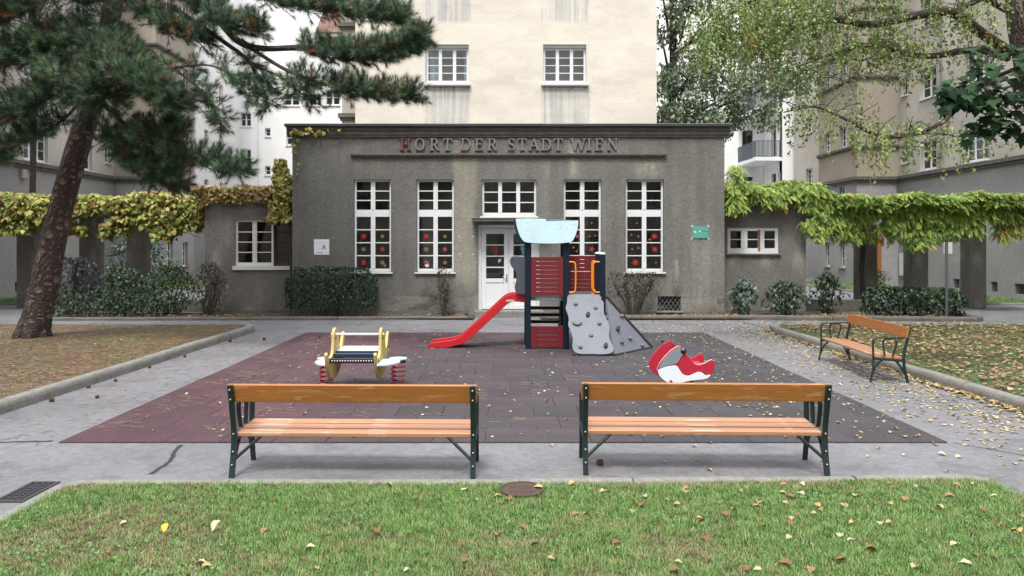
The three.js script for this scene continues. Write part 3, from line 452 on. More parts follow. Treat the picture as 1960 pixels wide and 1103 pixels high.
// ---------------------------------------------------------------- cream tower block behind
const TZ = -24.8;
{
  const b = thing('apartment_tower', 'tall cream plastered apartment house with two small windows above the low roof', 'building');
  const holes = []; for (const [a, c] of WIN_T) for (const y of [7.16, 10.6, 14]) holes.push([a, c, y, y + 1.28]);
  part('wall', put(wallGeo(-4.98, 4.96, 0, 18, holes, 0.4), 0, 0, TZ), M.cream, b);
  part('core', span(-4.6, 4.6, 0, 17.6, TZ - 9, TZ - 1.0), M.interior, b);
  for (const s of [-1, 1]) part('wall', span(s < 0 ? -4.98 : 4.6, s < 0 ? -4.6 : 4.96, 0, 18, TZ - 9.4, TZ - 0.4), M.cream, b);
  part('roof', span(-5.2, 5.2, 18, 18.3, TZ - 9.4, TZ + 0.3), M.gutter, b);
  holes.forEach(([a, c, y0, y1], k) => {
    const w = at(makeWindow(b, c - a - 0.01, y1 - y0 - 0.08, 3, 4, { recess: 0.14, glass: M.glass, sill: false, frameMat: M.whitePaint, mullion: 0.11, frame: 0.07 }), (a + c) / 2, y0, TZ);
    part('lintel', span(a, c, y1 - 0.078, y1 - 0.002, TZ - 0.3, TZ - 0.05), M.oldWhite, b);
    if (a < 0) for (const [dx, ww] of [[-0.52, 0.2], [-0.36, 0.1], [0.6, 0.14]]) { const wv = []; for (let i = 0; i <= 20; i++) wv.push([dx - ww / 2 + ww * i / 20, 0.02 * Math.sin(i * 1.7)]); const g = new THREE.PlaneGeometry(ww, 1.1, 20, 1); for (let i = 0; i < g.attributes.position.count; i++) g.attributes.position.setZ(i, 0.02 * Math.sin((i % 21) * 1.7)); g.computeVertexNormals(); part('curtain', plain(g), M.curtain, w, [dx, 0.6, -0.4]); }
    // sill with the iron flower-box rail
    const r = []; r.push(rod(V(a - 0.02, y0 - 0.15, TZ + 0.16), V(c + 0.02, y0 - 0.15, TZ + 0.16), 0.012, 0.012, 6)); for (const t of [0.02, 0.35, 0.66, 0.98]) r.push(rod(V(mix(a, c, t), y0 - 0.15, TZ + 0.16), V(mix(a, c, t), y0 - 0.17, TZ - 0.02), 0.01, 0.01, 6), rod(V(mix(a, c, t), y0 - 0.21, TZ + 0.16), V(mix(a, c, t), y0 - 0.13, TZ + 0.16), 0.014, 0.014, 6));
    part('rail', merge(r), M.gutter, b);
    part('sill', rbox(c - a + 0.14, 0.09, 0.2, 0.015, (a + c) / 2, y0 - 0.048, TZ + 0.02), M.oldWhite, b);
    part('surround', merge([span(a - 0.05, a - 0.003, y0, y1 + 0.05, TZ - 0.02, TZ + 0.014), span(c + 0.003, c + 0.05, y0, y1 + 0.05, TZ - 0.02, TZ + 0.014), span(a - 0.003, c + 0.003, y1 + 0.003, y1 + 0.05, TZ - 0.02, TZ + 0.014)]), M.oldWhite, b);
  });
  // set-back strip beside it with two string courses
  part('side_wall', span(-5.7, -4.99, 0, 18, TZ - 7, TZ - 1.3), M.beige, b);
  for (const y of [6.25, 9.4]) part('string_course', merge([span(-5.82, -4.985, y, y + 0.14, TZ - 6, TZ - 1.18), span(-5.76, -4.987, y - 0.1, y - 0.002, TZ - 6, TZ - 1.24)]), M.darkConc, b);
}

// ---------------------------------------------------------------- apartment houses along both sides of the court
function sideHouse(s) {
  const b = thing('apartment_house', s < 0 ? 'long beige apartment house with grey base rising behind the pine and yellowing vine' : 'long beige apartment house with grey base and projecting bay behind the bright green vine', 'building');
  const turn = -s * Math.PI / 2, X = 17 * s, U = (D) => s > 0 ? -D : D;                       // along the facade, local x runs as world -z (west) or z (east)
  const face = (x, d0, d1, y0, y1, holes, m) => part('wall', put(wallGeo(Math.min(U(d0), U(d1)), Math.max(U(d0), U(d1)), y0, y1, holes.map(([a, c, e, f]) => [Math.min(U(a), U(c)), Math.max(U(a), U(c)), e, f]), 0.4), x, 0, 0, turn), m, b);
  const win = (x, d, w, y0, y1, cols, rows, o = {}) => { const g = makeWindow(b, w - 0.004, y1 - y0, cols, rows, { recess: 0.12, sillMat: M.oldWhite, bar: 0.03, mullion: 0.1, ...o }); at(g, x, y0, -d, turn); };
  const rowY = [[4.85, 6.05], [7.75, 8.95], [10.65, 11.85], [13.5, 14.7]];
  const cols = [[6, 1.4], [10, 1.4], [14, 1.4], [18.5, 1.4], [22.5, 1.4], [27.2, 1.4], [30.3, 1.15]], slim = 32.1;
  const up = [], low = [];
  for (const [y0, y1] of rowY) { for (const [d, w] of cols) { up.push([d - w / 2, d + w / 2, y0, y1]); win(X, d, w, y0, y1, w > 1.3 ? 3 : 2, 3); } up.push([slim - 0.22, slim + 0.22, y0 + 0.45, y1]); win(X, slim, 0.44, y0 + 0.45, y1, 1, 2); }
  const vents = [[28.4, 0.4], [26.2, 0.35], [24.9, 0.5], [21, 0.4]];
  for (const [d, w] of vents) low.push([d - w / 2, d + w / 2, 0.2, 0.55]);
  const small = s > 0 ? [[24.9, 0.55, 2.95, 3.3]] : [[27.6, 0.5, 2.9, 3.3]]; for (const [d, w, y0, y1] of small) { low.push([d - w / 2, d + w / 2, y0, y1]); win(X, d, w, y0, y1, 1, 1, { frameMat: M.oldWhite }); }
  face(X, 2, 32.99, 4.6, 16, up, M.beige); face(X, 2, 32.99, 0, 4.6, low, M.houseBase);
  part('vent_backing', span(s > 0 ? X + 0.3 : X - 0.5, s > 0 ? X + 0.5 : X - 0.3, 0.1, 0.7, -30, -20), M.interior, b);
  // projecting bay: front at 33 m, flank 1.8 m further into the court
  const XB = 15.2 * s, bays = [[9.2, 10.15], [6.18, 7.15], [12.2, 13.2]];
  const fl = []; for (const [y0, y1] of bays) for (const d of [33.9, 35.6]) { fl.push([d - 0.35, d + 0.35, y0, y1]); win(XB, d, 0.7, y0, y1, 2, 3); }
  const gl = []; for (const [y0, y1] of [[0.78, 1.95], [3.5, 4.45]]) for (const d of [34.0, 35.6]) { gl.push([d - 0.3, d + 0.3, y0, y1]); win(XB, d, 0.6, y0, y1, 2, 3, { sillMat: M.darkConc }); }
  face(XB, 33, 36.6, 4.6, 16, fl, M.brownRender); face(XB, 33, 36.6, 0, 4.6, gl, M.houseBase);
  const bx0 = Math.min(XB, X), bx1 = Math.max(XB, X), in0 = bx0 + (s > 0 ? 0.41 : 0), in1 = bx1 - (s < 0 ? 0.41 : 0);
  part('wall', put(wallGeo(s > 0 ? in0 - 0.41 : in0, s < 0 ? in1 + 0.41 : in1, 4.6, 16, [], 0.4), 0, 0, -32.6), M.brownRender, b);
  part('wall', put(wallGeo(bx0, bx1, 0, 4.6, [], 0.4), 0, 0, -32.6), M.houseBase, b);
  part('wall', put(wallGeo(in0, in1, 0, 16, [], 0.2), 0, 0, -36.39), M.brownRender, b);
  // beyond the bay
  const far = []; for (const [y0, y1] of [[5.2, 6.1], [8.1, 9.0], [11, 11.9]]) for (const d of [39.3, 42.2]) { far.push([d - 0.45, d + 0.45, y0, y1]); win(X, d, 0.9, y0, y1, 2, 3); }
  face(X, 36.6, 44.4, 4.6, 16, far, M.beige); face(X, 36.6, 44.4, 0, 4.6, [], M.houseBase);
  part('core', span(s > 0 ? X + 0.5 : X - 9, s > 0 ? X + 9 : X - 0.5, 0, 15.8, -44.4, -2), M.interior, b);
  part('roof', span(s > 0 ? X - 0.4 : X - 9, s > 0 ? X + 9 : X + 0.4, 16, 16.3, -44.4, -2), M.gutter, b);
  // string courses follow wall and bay
  const course = (y, h, o) => {
    const e = (x, d0, d1) => span(Math.min(x, x - s * o), Math.max(x, x - s * o), y, y + h, -d1, -d0);
    const L = [e(X, 2, 32.6 - o), e(XB, 32.6 - o, 36.6), e(X, 36.6, 44.4)]; L.push(span(bx0, bx1, y, y + h, -32.6, -32.6 + o)); return L;
  };
  part('string_course', merge([...course(4.55, 0.1, 0.1), ...course(4.652, 0.13, 0.16)]), M.cornice, b);
  for (const y of [6.0, 9.02, 10.4, 12.0]) { const e = []; for (const [o, yy, h] of [[0.08, y, 0.07], [0.13, y + 0.072, 0.09]]) e.push(span(Math.min(XB, XB - s * o), Math.max(XB, XB - s * o), yy, yy + h, -36.6, -32.6 + o), span(bx0, bx1, yy, yy + h, -32.599, -32.6 + o)); part('bay_course', merge(e.slice(0)), M.cornice, b); }
  // rainwater pipe with brackets
  const pipe = cyl(0.055, 0.055, 11.2, 12, X - s * 0.09, 4.85, -29.4); part('rain_pipe', pipe, M.sheetMetal, b); part('pipe_bracket', merge([5.2, 7.4, 9.6, 11.8, 14].map((y) => cyl(0.07, 0.07, 0.05, 12, X - s * 0.09, y, -29.4))), M.gutter, b);
  if (s > 0) {
    const d = new THREE.Group(); d.name = 'door'; b.add(d); d.position.set(15.76, 0.1, -32.6 + 0.03); part('door_leaf', rbox(0.95, 2.1, 0.05, 0.01, 0, 1.05, 0), mat([0.28, 0.1, 0.025], 0.5), d); part('handle', rod(V(-0.36, 1.02, 0.06), V(-0.24, 1.02, 0.06), 0.012), M.steel, d);
    const nb = part('notice_board', rbox(0.05, 0.95, 0.7, 0.01, X - 0.03, 0.98, -32.1), M.whitePaint, b);
  } else part('meter_box', rbox(0.12, 0.32, 0.26, 0.02, X + 0.06, 4.32, -26.4), mat([0.4, 0.33, 0.24], 0.7), b);
}
sideHouse(-1); sideHouse(1);

// ---------------------------------------------------------------- white houses at the back of the court
{
  const b = thing('white_house', 'bright white apartment house with small windows above the yellowing vine', 'building');
  const Z = -47.6, wins = [[-16.5, 10.2, 9.27, 0.68], [-16.5, 7.86, 6.8, 0.68], [-16.5, 12.7, 11.8, 0.68], [-16.5, 5.2, 4.2, 0.68], [-15.1, 9.2, 8.65, 0.35], [-15.1, 6.8, 6.2, 0.35], [-15.1, 12.1, 11.5, 0.35], [-13.7, 9.05, 8.1, 0.45], [-13.7, 6.1, 5.2, 0.45], [-13.6, 11.4, 10.6, 1.0], [-12, 11.4, 10.6, 1.1], [-12, 8.4, 7.4, 1.0], [-10.5, 8.4, 7.4, 1.0]];
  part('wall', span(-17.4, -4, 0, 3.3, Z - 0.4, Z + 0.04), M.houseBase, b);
  part('wall', put(wallGeo(-17.4, -4, 3.3, 22, wins.map(([x, y1, y0, w]) => [x - w / 2, x + w / 2, y0, y1]), 0.4), 0, 0, Z), M.whiteRender, b);
  for (const [x, y1, y0, w] of wins) at(makeWindow(b, w - 0.004, y1 - y0, w > 0.5 ? 2 : 1, 2, { recess: 0.15, sillMat: M.oldWhite, frame: 0.06 }), x, y0, Z);
  const side = [[42.4, 7.2, 8.3, 0.6], [44.6, 7.2, 8.3, 0.6], [42.4, 4.4, 5.5, 0.6], [44.6, 4.4, 5.5, 0.6], [42.4, 10.2, 11.3, 0.6], [44.6, 10.2, 11.3, 0.6]];
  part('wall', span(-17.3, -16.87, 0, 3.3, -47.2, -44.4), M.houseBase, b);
  part('wall', put(wallGeo(44.41 - 3.5, 47.2, 3.3, 22, side.map(([d, y0, y1, w]) => [d - w / 2, d + w / 2, y0, y1]), 0.4), -16.9, 0, 0, Math.PI / 2), M.whiteRender, b);
  for (const [d, y0, y1, w] of side) at(makeWindow(b, w - 0.004, y1 - y0, 2, 2, { recess: 0.15, sillMat: M.oldWhite }), -16.9, y0, -d, Math.PI / 2);
  part('core', span(-17.3, -4, 0, 21.8, -56, Z - 0.5), M.interior, b);
  part('rain_pipe', cyl(0.06, 0.06, 20, 10, -15.75, 0, Z + 0.08), M.whiteRender, b);
}
{ // lower house with a tiled roof between the white house and the tower
  const b = thing('tiled_house', 'cream house with a red tiled roof glimpsed past the pine branches', 'building');
  const hz = -42, wins = [[-9.7, 9.6, 10.5, 0.8], [-8.4, 9.6, 10.5, 0.8], [-9.7, 6.6, 7.5, 0.8], [-8.4, 6.6, 7.5, 0.8]];
  part('wall', put(wallGeo(-10.35, -6, 0, 13.4, wins.map(([x, y0, y1, w]) => [x - w / 2, x + w / 2, y0, y1]), 0.4), 0, 0, hz), M.whiteRender, b);
  for (const [x, y0, y1, w] of wins) at(makeWindow(b, w - 0.004, y1 - y0, 2, 2, { recess: 0.12, sillMat: M.oldWhite }), x, y0, hz);
  part('eave', span(-10.5, -5.9, 13.35, 13.6, hz - 0.5, hz + 0.35), mat([0.5, 0.42, 0.28], 0.8), b);
  part('core', span(-10.3, -6, 0, 13.3, hz - 5, hz - 0.5), M.interior, b);
  const tiles = [mat([0.17, 0.085, 0.07], 0.85), mat([0.13, 0.07, 0.06], 0.85), mat([0.2, 0.11, 0.09], 0.85)], r = rng(41), g = rbox(0.3, 0.03, 0.42, 0.012, 0, 0, 0, 1);
  const roof = new THREE.Group(); roof.name = 'roof'; roof.position.set(-7.65, 13.6, hz + 0.35); roof.rotation.x = 0.75; b.add(roof);
  part('roof_deck', box(5.9, 0.06, 3.6, 0, -0.05, -1.75), M.gutter, roof);
  for (let j = 0; j < 9; j++) for (let i = 0; i < 14; i++) { const o = part('tile', g, tiles[Math.floor(r() * 3)], roof, [-2.78 + i * 0.31 - 0, 0.01 + 0.012 * r(), -0.15 - j * 0.36]); o.rotation.x = 0.06; }
}
{
  const b = thing('balcony_house', 'white apartment house with dark railed balconies behind the trees', 'building');
  const Z = -48.6, wins = [[13.15, 8.6, 10.5, 1.2], [13.15, 5.6, 7.2, 1.2], [10.6, 8.6, 10.5, 1.2], [10.6, 5.6, 7.2, 1.2], [13.15, 11.6, 13.4, 1.2], [8, 8.6, 10.5, 1.2], [8, 11.6, 13.4, 1.2], [10.6, 11.6, 13.4, 1.2]];
  const doors = [[15.6, 10.2, 12.2, 0.7], [15.6, 7.25, 9.2, 0.7], [15.6, 13.1, 15, 0.7], [15.6, 4.2, 6.2, 0.7]];
  part('wall', put(wallGeo(4, 16.6, 0, 22, [...wins, ...doors].map(([x, y0, y1, w]) => [x - w / 2, x + w / 2, y0, y1]), 0.4), 0, 0, Z), M.whiteRender, b);
  for (const [x, y0, y1, w] of [...wins, ...doors]) at(makeWindow(b, w - 0.004, y1 - y0, 2, 2, { recess: 0.15, sillMat: M.oldWhite, frameMat: w < 1 ? M.gutter : M.whitePaint }), x, y0, Z);
  const sd = []; for (const y of [4.2, 7.25, 10.2, 13.1]) { sd.push([46.4, y, y + 2, 0.8]); sd.push([45.5, y + 0.9, y + 2, 0.4]); }
  part('wall', put(wallGeo(-48.2, -45, 0, 22, sd.map(([d, y0, y1, w]) => [-d - w / 2, -d + w / 2, y0, y1]), 0.4), 16.5, 0, 0, -Math.PI / 2), M.whiteRender, b);
  for (const [d, y0, y1, w] of sd) at(makeWindow(b, w - 0.004, y1 - y0, 1, 2, { recess: 0.15, sill: false, frameMat: M.gutter }), 16.5, y0, -d, -Math.PI / 2);
  part('wall', span(16.5, 17.6, 0, 22, -45.4, -44.9), M.whiteRender, b);
  part('core', span(4, 17.5, 0, 21.8, -57, Z - 0.5), M.interior, b);
  for (const y of [6.95, 9.9, 12.8]) {
    const k = new THREE.Group(); k.name = 'balcony'; k.position.set(14.9, y, -45); b.add(k);
    part('slab', rbox(1.6, 0.22, 3.6, 0.02, 0.8, 0, -1.8), M.whiteRender, k);
    const L = [rod(V(0.04, 1.1, 0), V(1.58, 1.1, 0), 0.02, 0.02, 6), rod(V(0.04, 1.1, 0), V(0.04, 1.1, -3.55), 0.02, 0.02, 6), rod(V(0.04, 0.18, 0), V(1.58, 0.18, 0), 0.012, 0.012, 6)];
    for (let i = 0; i <= 20; i++) L.push(box(0.035, 0.95, 0.012, 0.04 + i * 0.077, 0.62, 0)); for (let i = 1; i < 46; i++) L.push(box(0.012, 0.95, 0.035, 0.04, 0.62, -i * 0.077));
    part('railing', merge(L), mat([0.09, 0.11, 0.13], 0.5, { metalness: 0.2 }), k);
  }
}
// the house across the court, behind the camera: what the panes of the low building mirror
{
  const b = thing('court_house', 'grey beige apartment house closing the court opposite the low building', 'building');
  const Z = 24, holes = []; for (const y of [1.4, 4.9, 8, 11.1]) for (let x = -16; x <= 16; x += 4) holes.push([x - 0.7, x + 0.7, y, y + 1.4]);
  part('wall', put(wallGeo(-26, 26, 0, 16, holes, 0.4), 0, 0, Z, Math.PI), M.brownRender, b);
  for (const [a, c, y0, y1] of holes) at(makeWindow(b, c - a - 0.01, y1 - y0, 3, 1, { recess: 0.12 }), -(a + c) / 2, y0, Z, Math.PI);
  part('core', span(-26, 26, 0, 16.3, Z + 0.5, Z + 10), M.interior, b);
}

// ---------------------------------------------------------------- pergolas
function pergola(s) {
  const p = thing('pergola', s < 0 ? 'concrete pillar pergola carrying the yellowing grape vine' : 'concrete pillar pergola carrying the bright green vine', 'pergola');
  const xs = s < 0 ? [-10.8, -12.18, -14.0, -15.9] : [10.55, 12.03, 13.72];
  for (const x of xs) { part('pillar', rbox(0.5, 2.62, 0.46, 0.02, x, 1.31, -22.1), M.greyPlaster, p); }
  const e = s < 0 ? [-17, -8.05] : [8.0, 14.4];
  part('beam', span(e[0], e[1], 2.62, 2.84, -22.3, -21.9), M.darkConc, p);
  for (let x = e[0] + 0.3; x < e[1]; x += 0.75) part('rafter', rbox(0.09, 0.14, 3.2, 0.01, x, 2.912, -21.9), M.darkConc, p);
  const lo = s < 0 ? [-12.2, -8.05] : [8.0, 10.3]; part('low_wall', rbox(lo[1] - lo[0], 0.32, 0.24, 0.02, (lo[0] + lo[1]) / 2, 0.16, -20.9), M.darkConc, p);
}
pergola(-1); pergola(1);

// ---------------------------------------------------------------- leaf shapes
function leafGeo(outline, curl = 0.15) { // outline: half profile [y, halfwidth]; leaf hangs along -y from its stalk at the origin
  const pos = [], idx = [];
  outline.forEach(([y, w], i) => { pos.push(-w, -y, curl * (w * 1.2) - curl * y * y, 0, -y, -curl * y * y * 0.6, w, -y, curl * (w * 1.2) - curl * y * y); if (i) { const a = (i - 1) * 3, b = i * 3; idx.push(a, a + 1, b, a + 1, b + 1, b, a + 1, a + 2, b + 1, a + 2, b + 2, b + 1); } });
  const g = new THREE.BufferGeometry(); g.setAttribute('position', new THREE.Float32BufferAttribute(pos, 3)); g.setIndex(idx); g.computeVertexNormals(); return plain(g);
}
const simpleLeaf = leafGeo([[0, 0.02], [0.3, 0.3], [0.62, 0.27], [1, 0.0]], 0.3);             // unit long
const slimLeaf = leafGeo([[0, 0.02], [0.35, 0.16], [0.7, 0.13], [1, 0.0]], 0.25);
const lobedLeaf = (() => { const P = [[0, -0.02], [0.22, 0.06], [0.44, -0.02], [0.4, -0.2], [0.54, -0.42], [0.34, -0.5], [0.3, -0.72], [0.12, -0.78], [0, -1], [-0.12, -0.78], [-0.3, -0.72], [-0.34, -0.5], [-0.54, -0.42], [-0.4, -0.2], [-0.44, -0.02], [-0.22, 0.06]]; const g = new THREE.ShapeGeometry(shapeOf(P)); const q = g.attributes.position; for (let i = 0; i < q.count; i++) q.setZ(i, 0.3 * Math.abs(q.getX(i)) - 0.28 * q.getY(i) * q.getY(i)); g.computeVertexNormals(); return plain(g); })();
const roundLeaf = leafGeo([[0, 0.18], [0.2, 0.48], [0.5, 0.52], [0.8, 0.26], [1, 0.02]], 0.35);
function mapleLeafGeo() { // five pointed lobes, stalk at origin
  const P = [[0, 0], [0.1, -0.05], [0.38, -0.02], [0.3, -0.16], [0.52, -0.32], [0.34, -0.42], [0.4, -0.62], [0.2, -0.58], [0, -1], [-0.2, -0.58], [-0.4, -0.62], [-0.34, -0.42], [-0.52, -0.32], [-0.3, -0.16], [-0.38, -0.02], [-0.1, -0.05]];
  const g = new THREE.ShapeGeometry(shapeOf(P)); const q = g.attributes.position; for (let i = 0; i < q.count; i++) q.setZ(i, 0.22 * Math.abs(q.getX(i)) - 0.12 * q.getY(i) * q.getY(i)); g.computeVertexNormals(); return plain(g);
}
const mapleLeaf = mapleLeafGeo();
function frondGeo(pairs, L, l) { const out = []; for (let i = 0; i < pairs; i++) for (const sd of [-1, 1]) { const t = (i + 0.6) / pairs; const g = slimLeaf.clone().scale(l * 1.1, l * (1 - 0.35 * t), l); g.rotateZ(sd * (1.05 - 0.3 * t)); g.translate(0, -t * L, -0.25 * L * t * t); out.push(g); } const g = slimLeaf.clone().scale(l, l, l).translate(0, -L, -0.25 * L); out.push(g); return merge(out); }
const frond = frondGeo(6, 0.15, 0.054);
function clumpGeo(leaf, n, R, size, seed, droop = 0.5) { const r = rng(seed), out = []; for (let i = 0; i < n; i++) { const a = r() * 6.283, h = (r() * 2 - 1), d = Math.cbrt(r()) * R, c = Math.sqrt(1 - h * h); const sc = size * (0.7 + 0.6 * r()); const g = leaf.clone().scale(sc, sc, sc); g.applyQuaternion(Q((r() - 0.5) * 2.4 - 0.5 * (1 - droop), r() * 6.283, (r() - 0.5) * 1.6)); g.translate(Math.cos(a) * c * d, h * d * 0.8, Math.sin(a) * c * d); out.push(g); } return merge(out); }
const vary = (c, r, k = 0.25) => { const f = 1 + (r() - 0.5) * 2 * k; return rgb(c[0] * f, c[1] * f, c[2] * f); };
const pick = (list, r) => { let t = r() * list.reduce((s, q) => s + q[0], 0); for (const q of list) if ((t -= q[0]) <= 0) return q[1]; return list[0][1]; };

// ---------------------------------------------------------------- climbing plants
{ // grape vine, yellowing
  const v = thing('grape_vine', 'yellow green autumn grape vine draped over pillars and low wing roof', 'vine'), r = rng(201), list = [], cols = [], size = 0.11;
  const pal = [[3, [0.25, 0.3, 0.05]], [3, [0.36, 0.33, 0.07]], [2, [0.16, 0.22, 0.04]], [1.6, [0.4, 0.33, 0.12]], [0.5, [0.22, 0.12, 0.045]]], brown = [[2, [0.22, 0.12, 0.05]], [2, [0.3, 0.22, 0.06]], [1, [0.18, 0.2, 0.04]]];
  const add = (x, y, z, face, up) => { const s = size * (0.6 + 0.75 * r()); const over = x > -8.2 && x < -6.1; const c = vary(pick(over || r() < 0.1 ? brown : pal, r), r, 0.3); list.push(M4(V(x, y, z), Q(up ? -1.0 + (r() - 0.5) * 1.7 : -0.55 + (r() - 0.5) * 1.5, face + (r() - 0.5) * 2.4, (r() - 0.5) * 1.8), s)); cols.push(c); };
  for (let i = 0; i < 16500; i++) { // skirt along the front and mat on top, ragged lower edge
    const x = -17 + r() * 9, t = r(), bulge = 0.3 * (fbm(x * 1.6, t * 5, 3, 210) - 0.35);
    const low = 1.7 + 0.95 * fbm(x * 2.3, 0.5, 3, 203) - 0.12 * (x > -12.6 ? 1 : 0), top = 2.98 + 0.42 * fbm(x * 1.6, 3.3, 3, 204);
    if (t < 0.62) { const h = mix(top, low, Math.pow(r(), 1.15)); if (h < 2.7 && vnoise(x * 2.6, h * 3.2, 207) < 0.42) continue; add(x, h, -20.4 + bulge * 1.6 + (r() - 0.5) * 0.36 - 0.25 * (top - h > 0.7 ? 1 : 0) * r(), 0, false); }
    else add(x, top + (r() - 0.5) * 0.12, -20.3 - r() * 2.2, 0, true);
  }
  for (let i = 0; i < 2300; i++) { const x = -8.3 + r() * 2.8, top = 3.28 + 0.16 * fbm(x * 2, 1, 3, 205); if (r() < 0.6) add(x, top + (r() - 0.5) * 0.1, -19.85 - r() * 2.2, 0, true); else add(x, mix(top, 2.98 - 0.25 * r() * smooth(-7.6, -8.2, x), r()), -19.82 + r() * 0.06, 0, false); }
  for (let i = 0; i < 620; i++) { const t = r(), a = r() * 6.28, R = (0.2 + 0.4 * vnoise(t * 7, 2, 209)) * Math.sqrt(r()) * (1.1 - 0.7 * t); add(-5.85 - 0.1 * Math.sin(t * 9) + Math.cos(a) * R, mix(2.45, 4.1, t), -19.75 + Math.abs(Math.sin(a)) * R * 0.5, 0, false); }
  for (let i = 0; i < 26; i++) { const t = r(); add(mix(-5.5, -4.25, t), 4.84 - 0.16 * r(), -19.22 + 0.03 * r(), 0, false); }
  for (let i = 0; i < 16; i++) add(-5.4 + (r() - 0.5) * 0.16, 3.5 + 1.3 * r(), -19.3, 0, false);
  copies('leaves', lobedLeaf, M.leaf, v, list, cols);
  const st = []; for (let k = 0; k < 16; k++) { const x = -16.5 + k * 0.6 + r() * 0.3, pts = []; for (let i = 0; i < 5; i++) pts.push(V(x + (r() - 0.5) * 0.7, 2.95 - i * 0.22 + (r() - 0.5) * 0.1, -20.5 + (r() - 0.5) * 0.25)); st.push(limb(pts, [0.012, 0.006], 5, 5)); }
  for (let k = 0; k < 5; k++) st.push(limb([V(-17, 2.99, -20.6 - k * 0.5), V(-13, 3.02 + 0.1 * r(), -20.4 - k * 0.5), V(-9, 3.0, -20.5 - k * 0.5), V(-5.8, 3.3, -20.1 - k * 0.3)], [0.03, 0.02], 8, 6));
  st.push(limb([V(-8.15, 2.9, -20.0), V(-7.9, 2.5, -19.9), V(-7.7, 2.2, -19.85)], [0.008, 0.004], 5, 5), limb([V(-5.62, 0.05, -19.62), V(-5.66, 1.5, -19.75), V(-5.7, 2.8, -19.8), V(-5.75, 4.0, -19.7)], [0.03, 0.012], 8, 6));
  part('stems', merge(st), M.twig, v);
}
{ // wisteria-like vine, bright green pinnate leaves
  const v = thing('green_vine', 'bright green feathery climber overhanging the pergola and low wing roof', 'vine'), r = rng(301), list = [], cols = [];
  const pal = [[4, [0.27, 0.4, 0.065]], [3, [0.17, 0.29, 0.05]], [2.5, [0.4, 0.48, 0.1]], [1, [0.09, 0.18, 0.035]], [0.25, [0.42, 0.32, 0.06]]];
  const yel = [[1, [0.4, 0.28, 0.05]], [1, [0.3, 0.2, 0.05]]];
  const add = (x, y, z, up, yl) => { const s = 0.6 + 0.75 * r(); list.push(M4(V(x, y, z), Q(up ? -1.3 + (r() - 0.5) * 1.3 : -0.55 + (r() - 0.5) * 1.2, (r() - 0.5) * 2.8 + (up ? (r() - 0.5) * 3 : 0), (r() - 0.5) * 1.9), s)); cols.push(vary(pick(yl ? yel : pal, r), r, 0.28)); };
  for (let i = 0; i < 22000; i++) {
    const x = 5.75 + r() * 9.0, high = smooth(8.9, 8.2, x), end = smooth(13.4, 14.8, x);
    const top = mix(3.05, 3.42, high) - 0.3 * end + 0.34 * (fbm(x * 2.0, 2, 3, 302) - 0.5), low = mix(2.05, 2.8, smooth(8.3, 7.2, x)) + 0.65 * end + 0.8 * (fbm(x * 2.4, 7, 3, 303) - 0.5);
    const t = r();
    if (t < 0.52) { const h = mix(top, low, Math.pow(r(), 1.2)); if (h < top - 0.35 && vnoise(x * 2.8, h * 3, 306) < 0.36) continue; add(x, h, mix(-19.75, -20.2, smooth(8, 9.5, x)) + 0.25 * (fbm(x * 1.5, h * 3, 3, 304) - 0.3) + (r() - 0.5) * 0.25, false, (x > 6.6 && x < 7.6 && h < 2.95 && r() < 0.7) || (x > 13.2 && h < 2.6 && r() < 0.3)); }
    else add(x, top + (r() - 0.6) * 0.3, -19.75 - r() * (r() < 0.5 ? 0.5 : 2.4), true, false);
  }
  for (let i = 0; i < 520; i++) { const t = r(); add(5.85 - 0.1 + 0.35 * r(), mix(2.75, 3.9, t * t), -19.55 + 0.25 * r(), false, r() < 0.06); }
  for (let i = 0; i < 500; i++) { const x = 9.3 + r() * 3.4; add(x, 1.95 + 0.5 * r(), -20.6 - r() * 1.2, false, r() < 0.08); }
  copies('leaves', frond, M.leaf, v, list, cols);
  const st = []; for (let k = 0; k < 5; k++) st.push(limb([V(5.8, 3.2, -20 - k * 0.4), V(9, 3.0 + 0.1 * r(), -20.3 - k * 0.4), V(12, 2.98, -20.3 - k * 0.4), V(14.4, 2.8, -20.4 - k * 0.4)], [0.03, 0.015], 8, 6));
  for (let k = 0; k < 4; k++) st.push(limb([V(10.3 + k * 0.06, 0.05, -21.7), V(10.22 + 0.1 * r(), 0.9, -21.75), V(10.35 - 0.1 * r(), 1.8, -21.7), V(10.3, 2.8, -21.6)], [0.05, 0.03], 8, 7));
  for (let k = 0; k < 10; k++) { const x = 8.4 + r() * 4; st.push(limb([V(x, 2.6, -20.6), V(x + 0.1, 2.2, -20.5), V(x + 0.2 * (r() - 0.5), 1.8, -20.5)], [0.006, 0.003], 5, 4)); }
  part('stems', merge(st), M.twig, v);
}

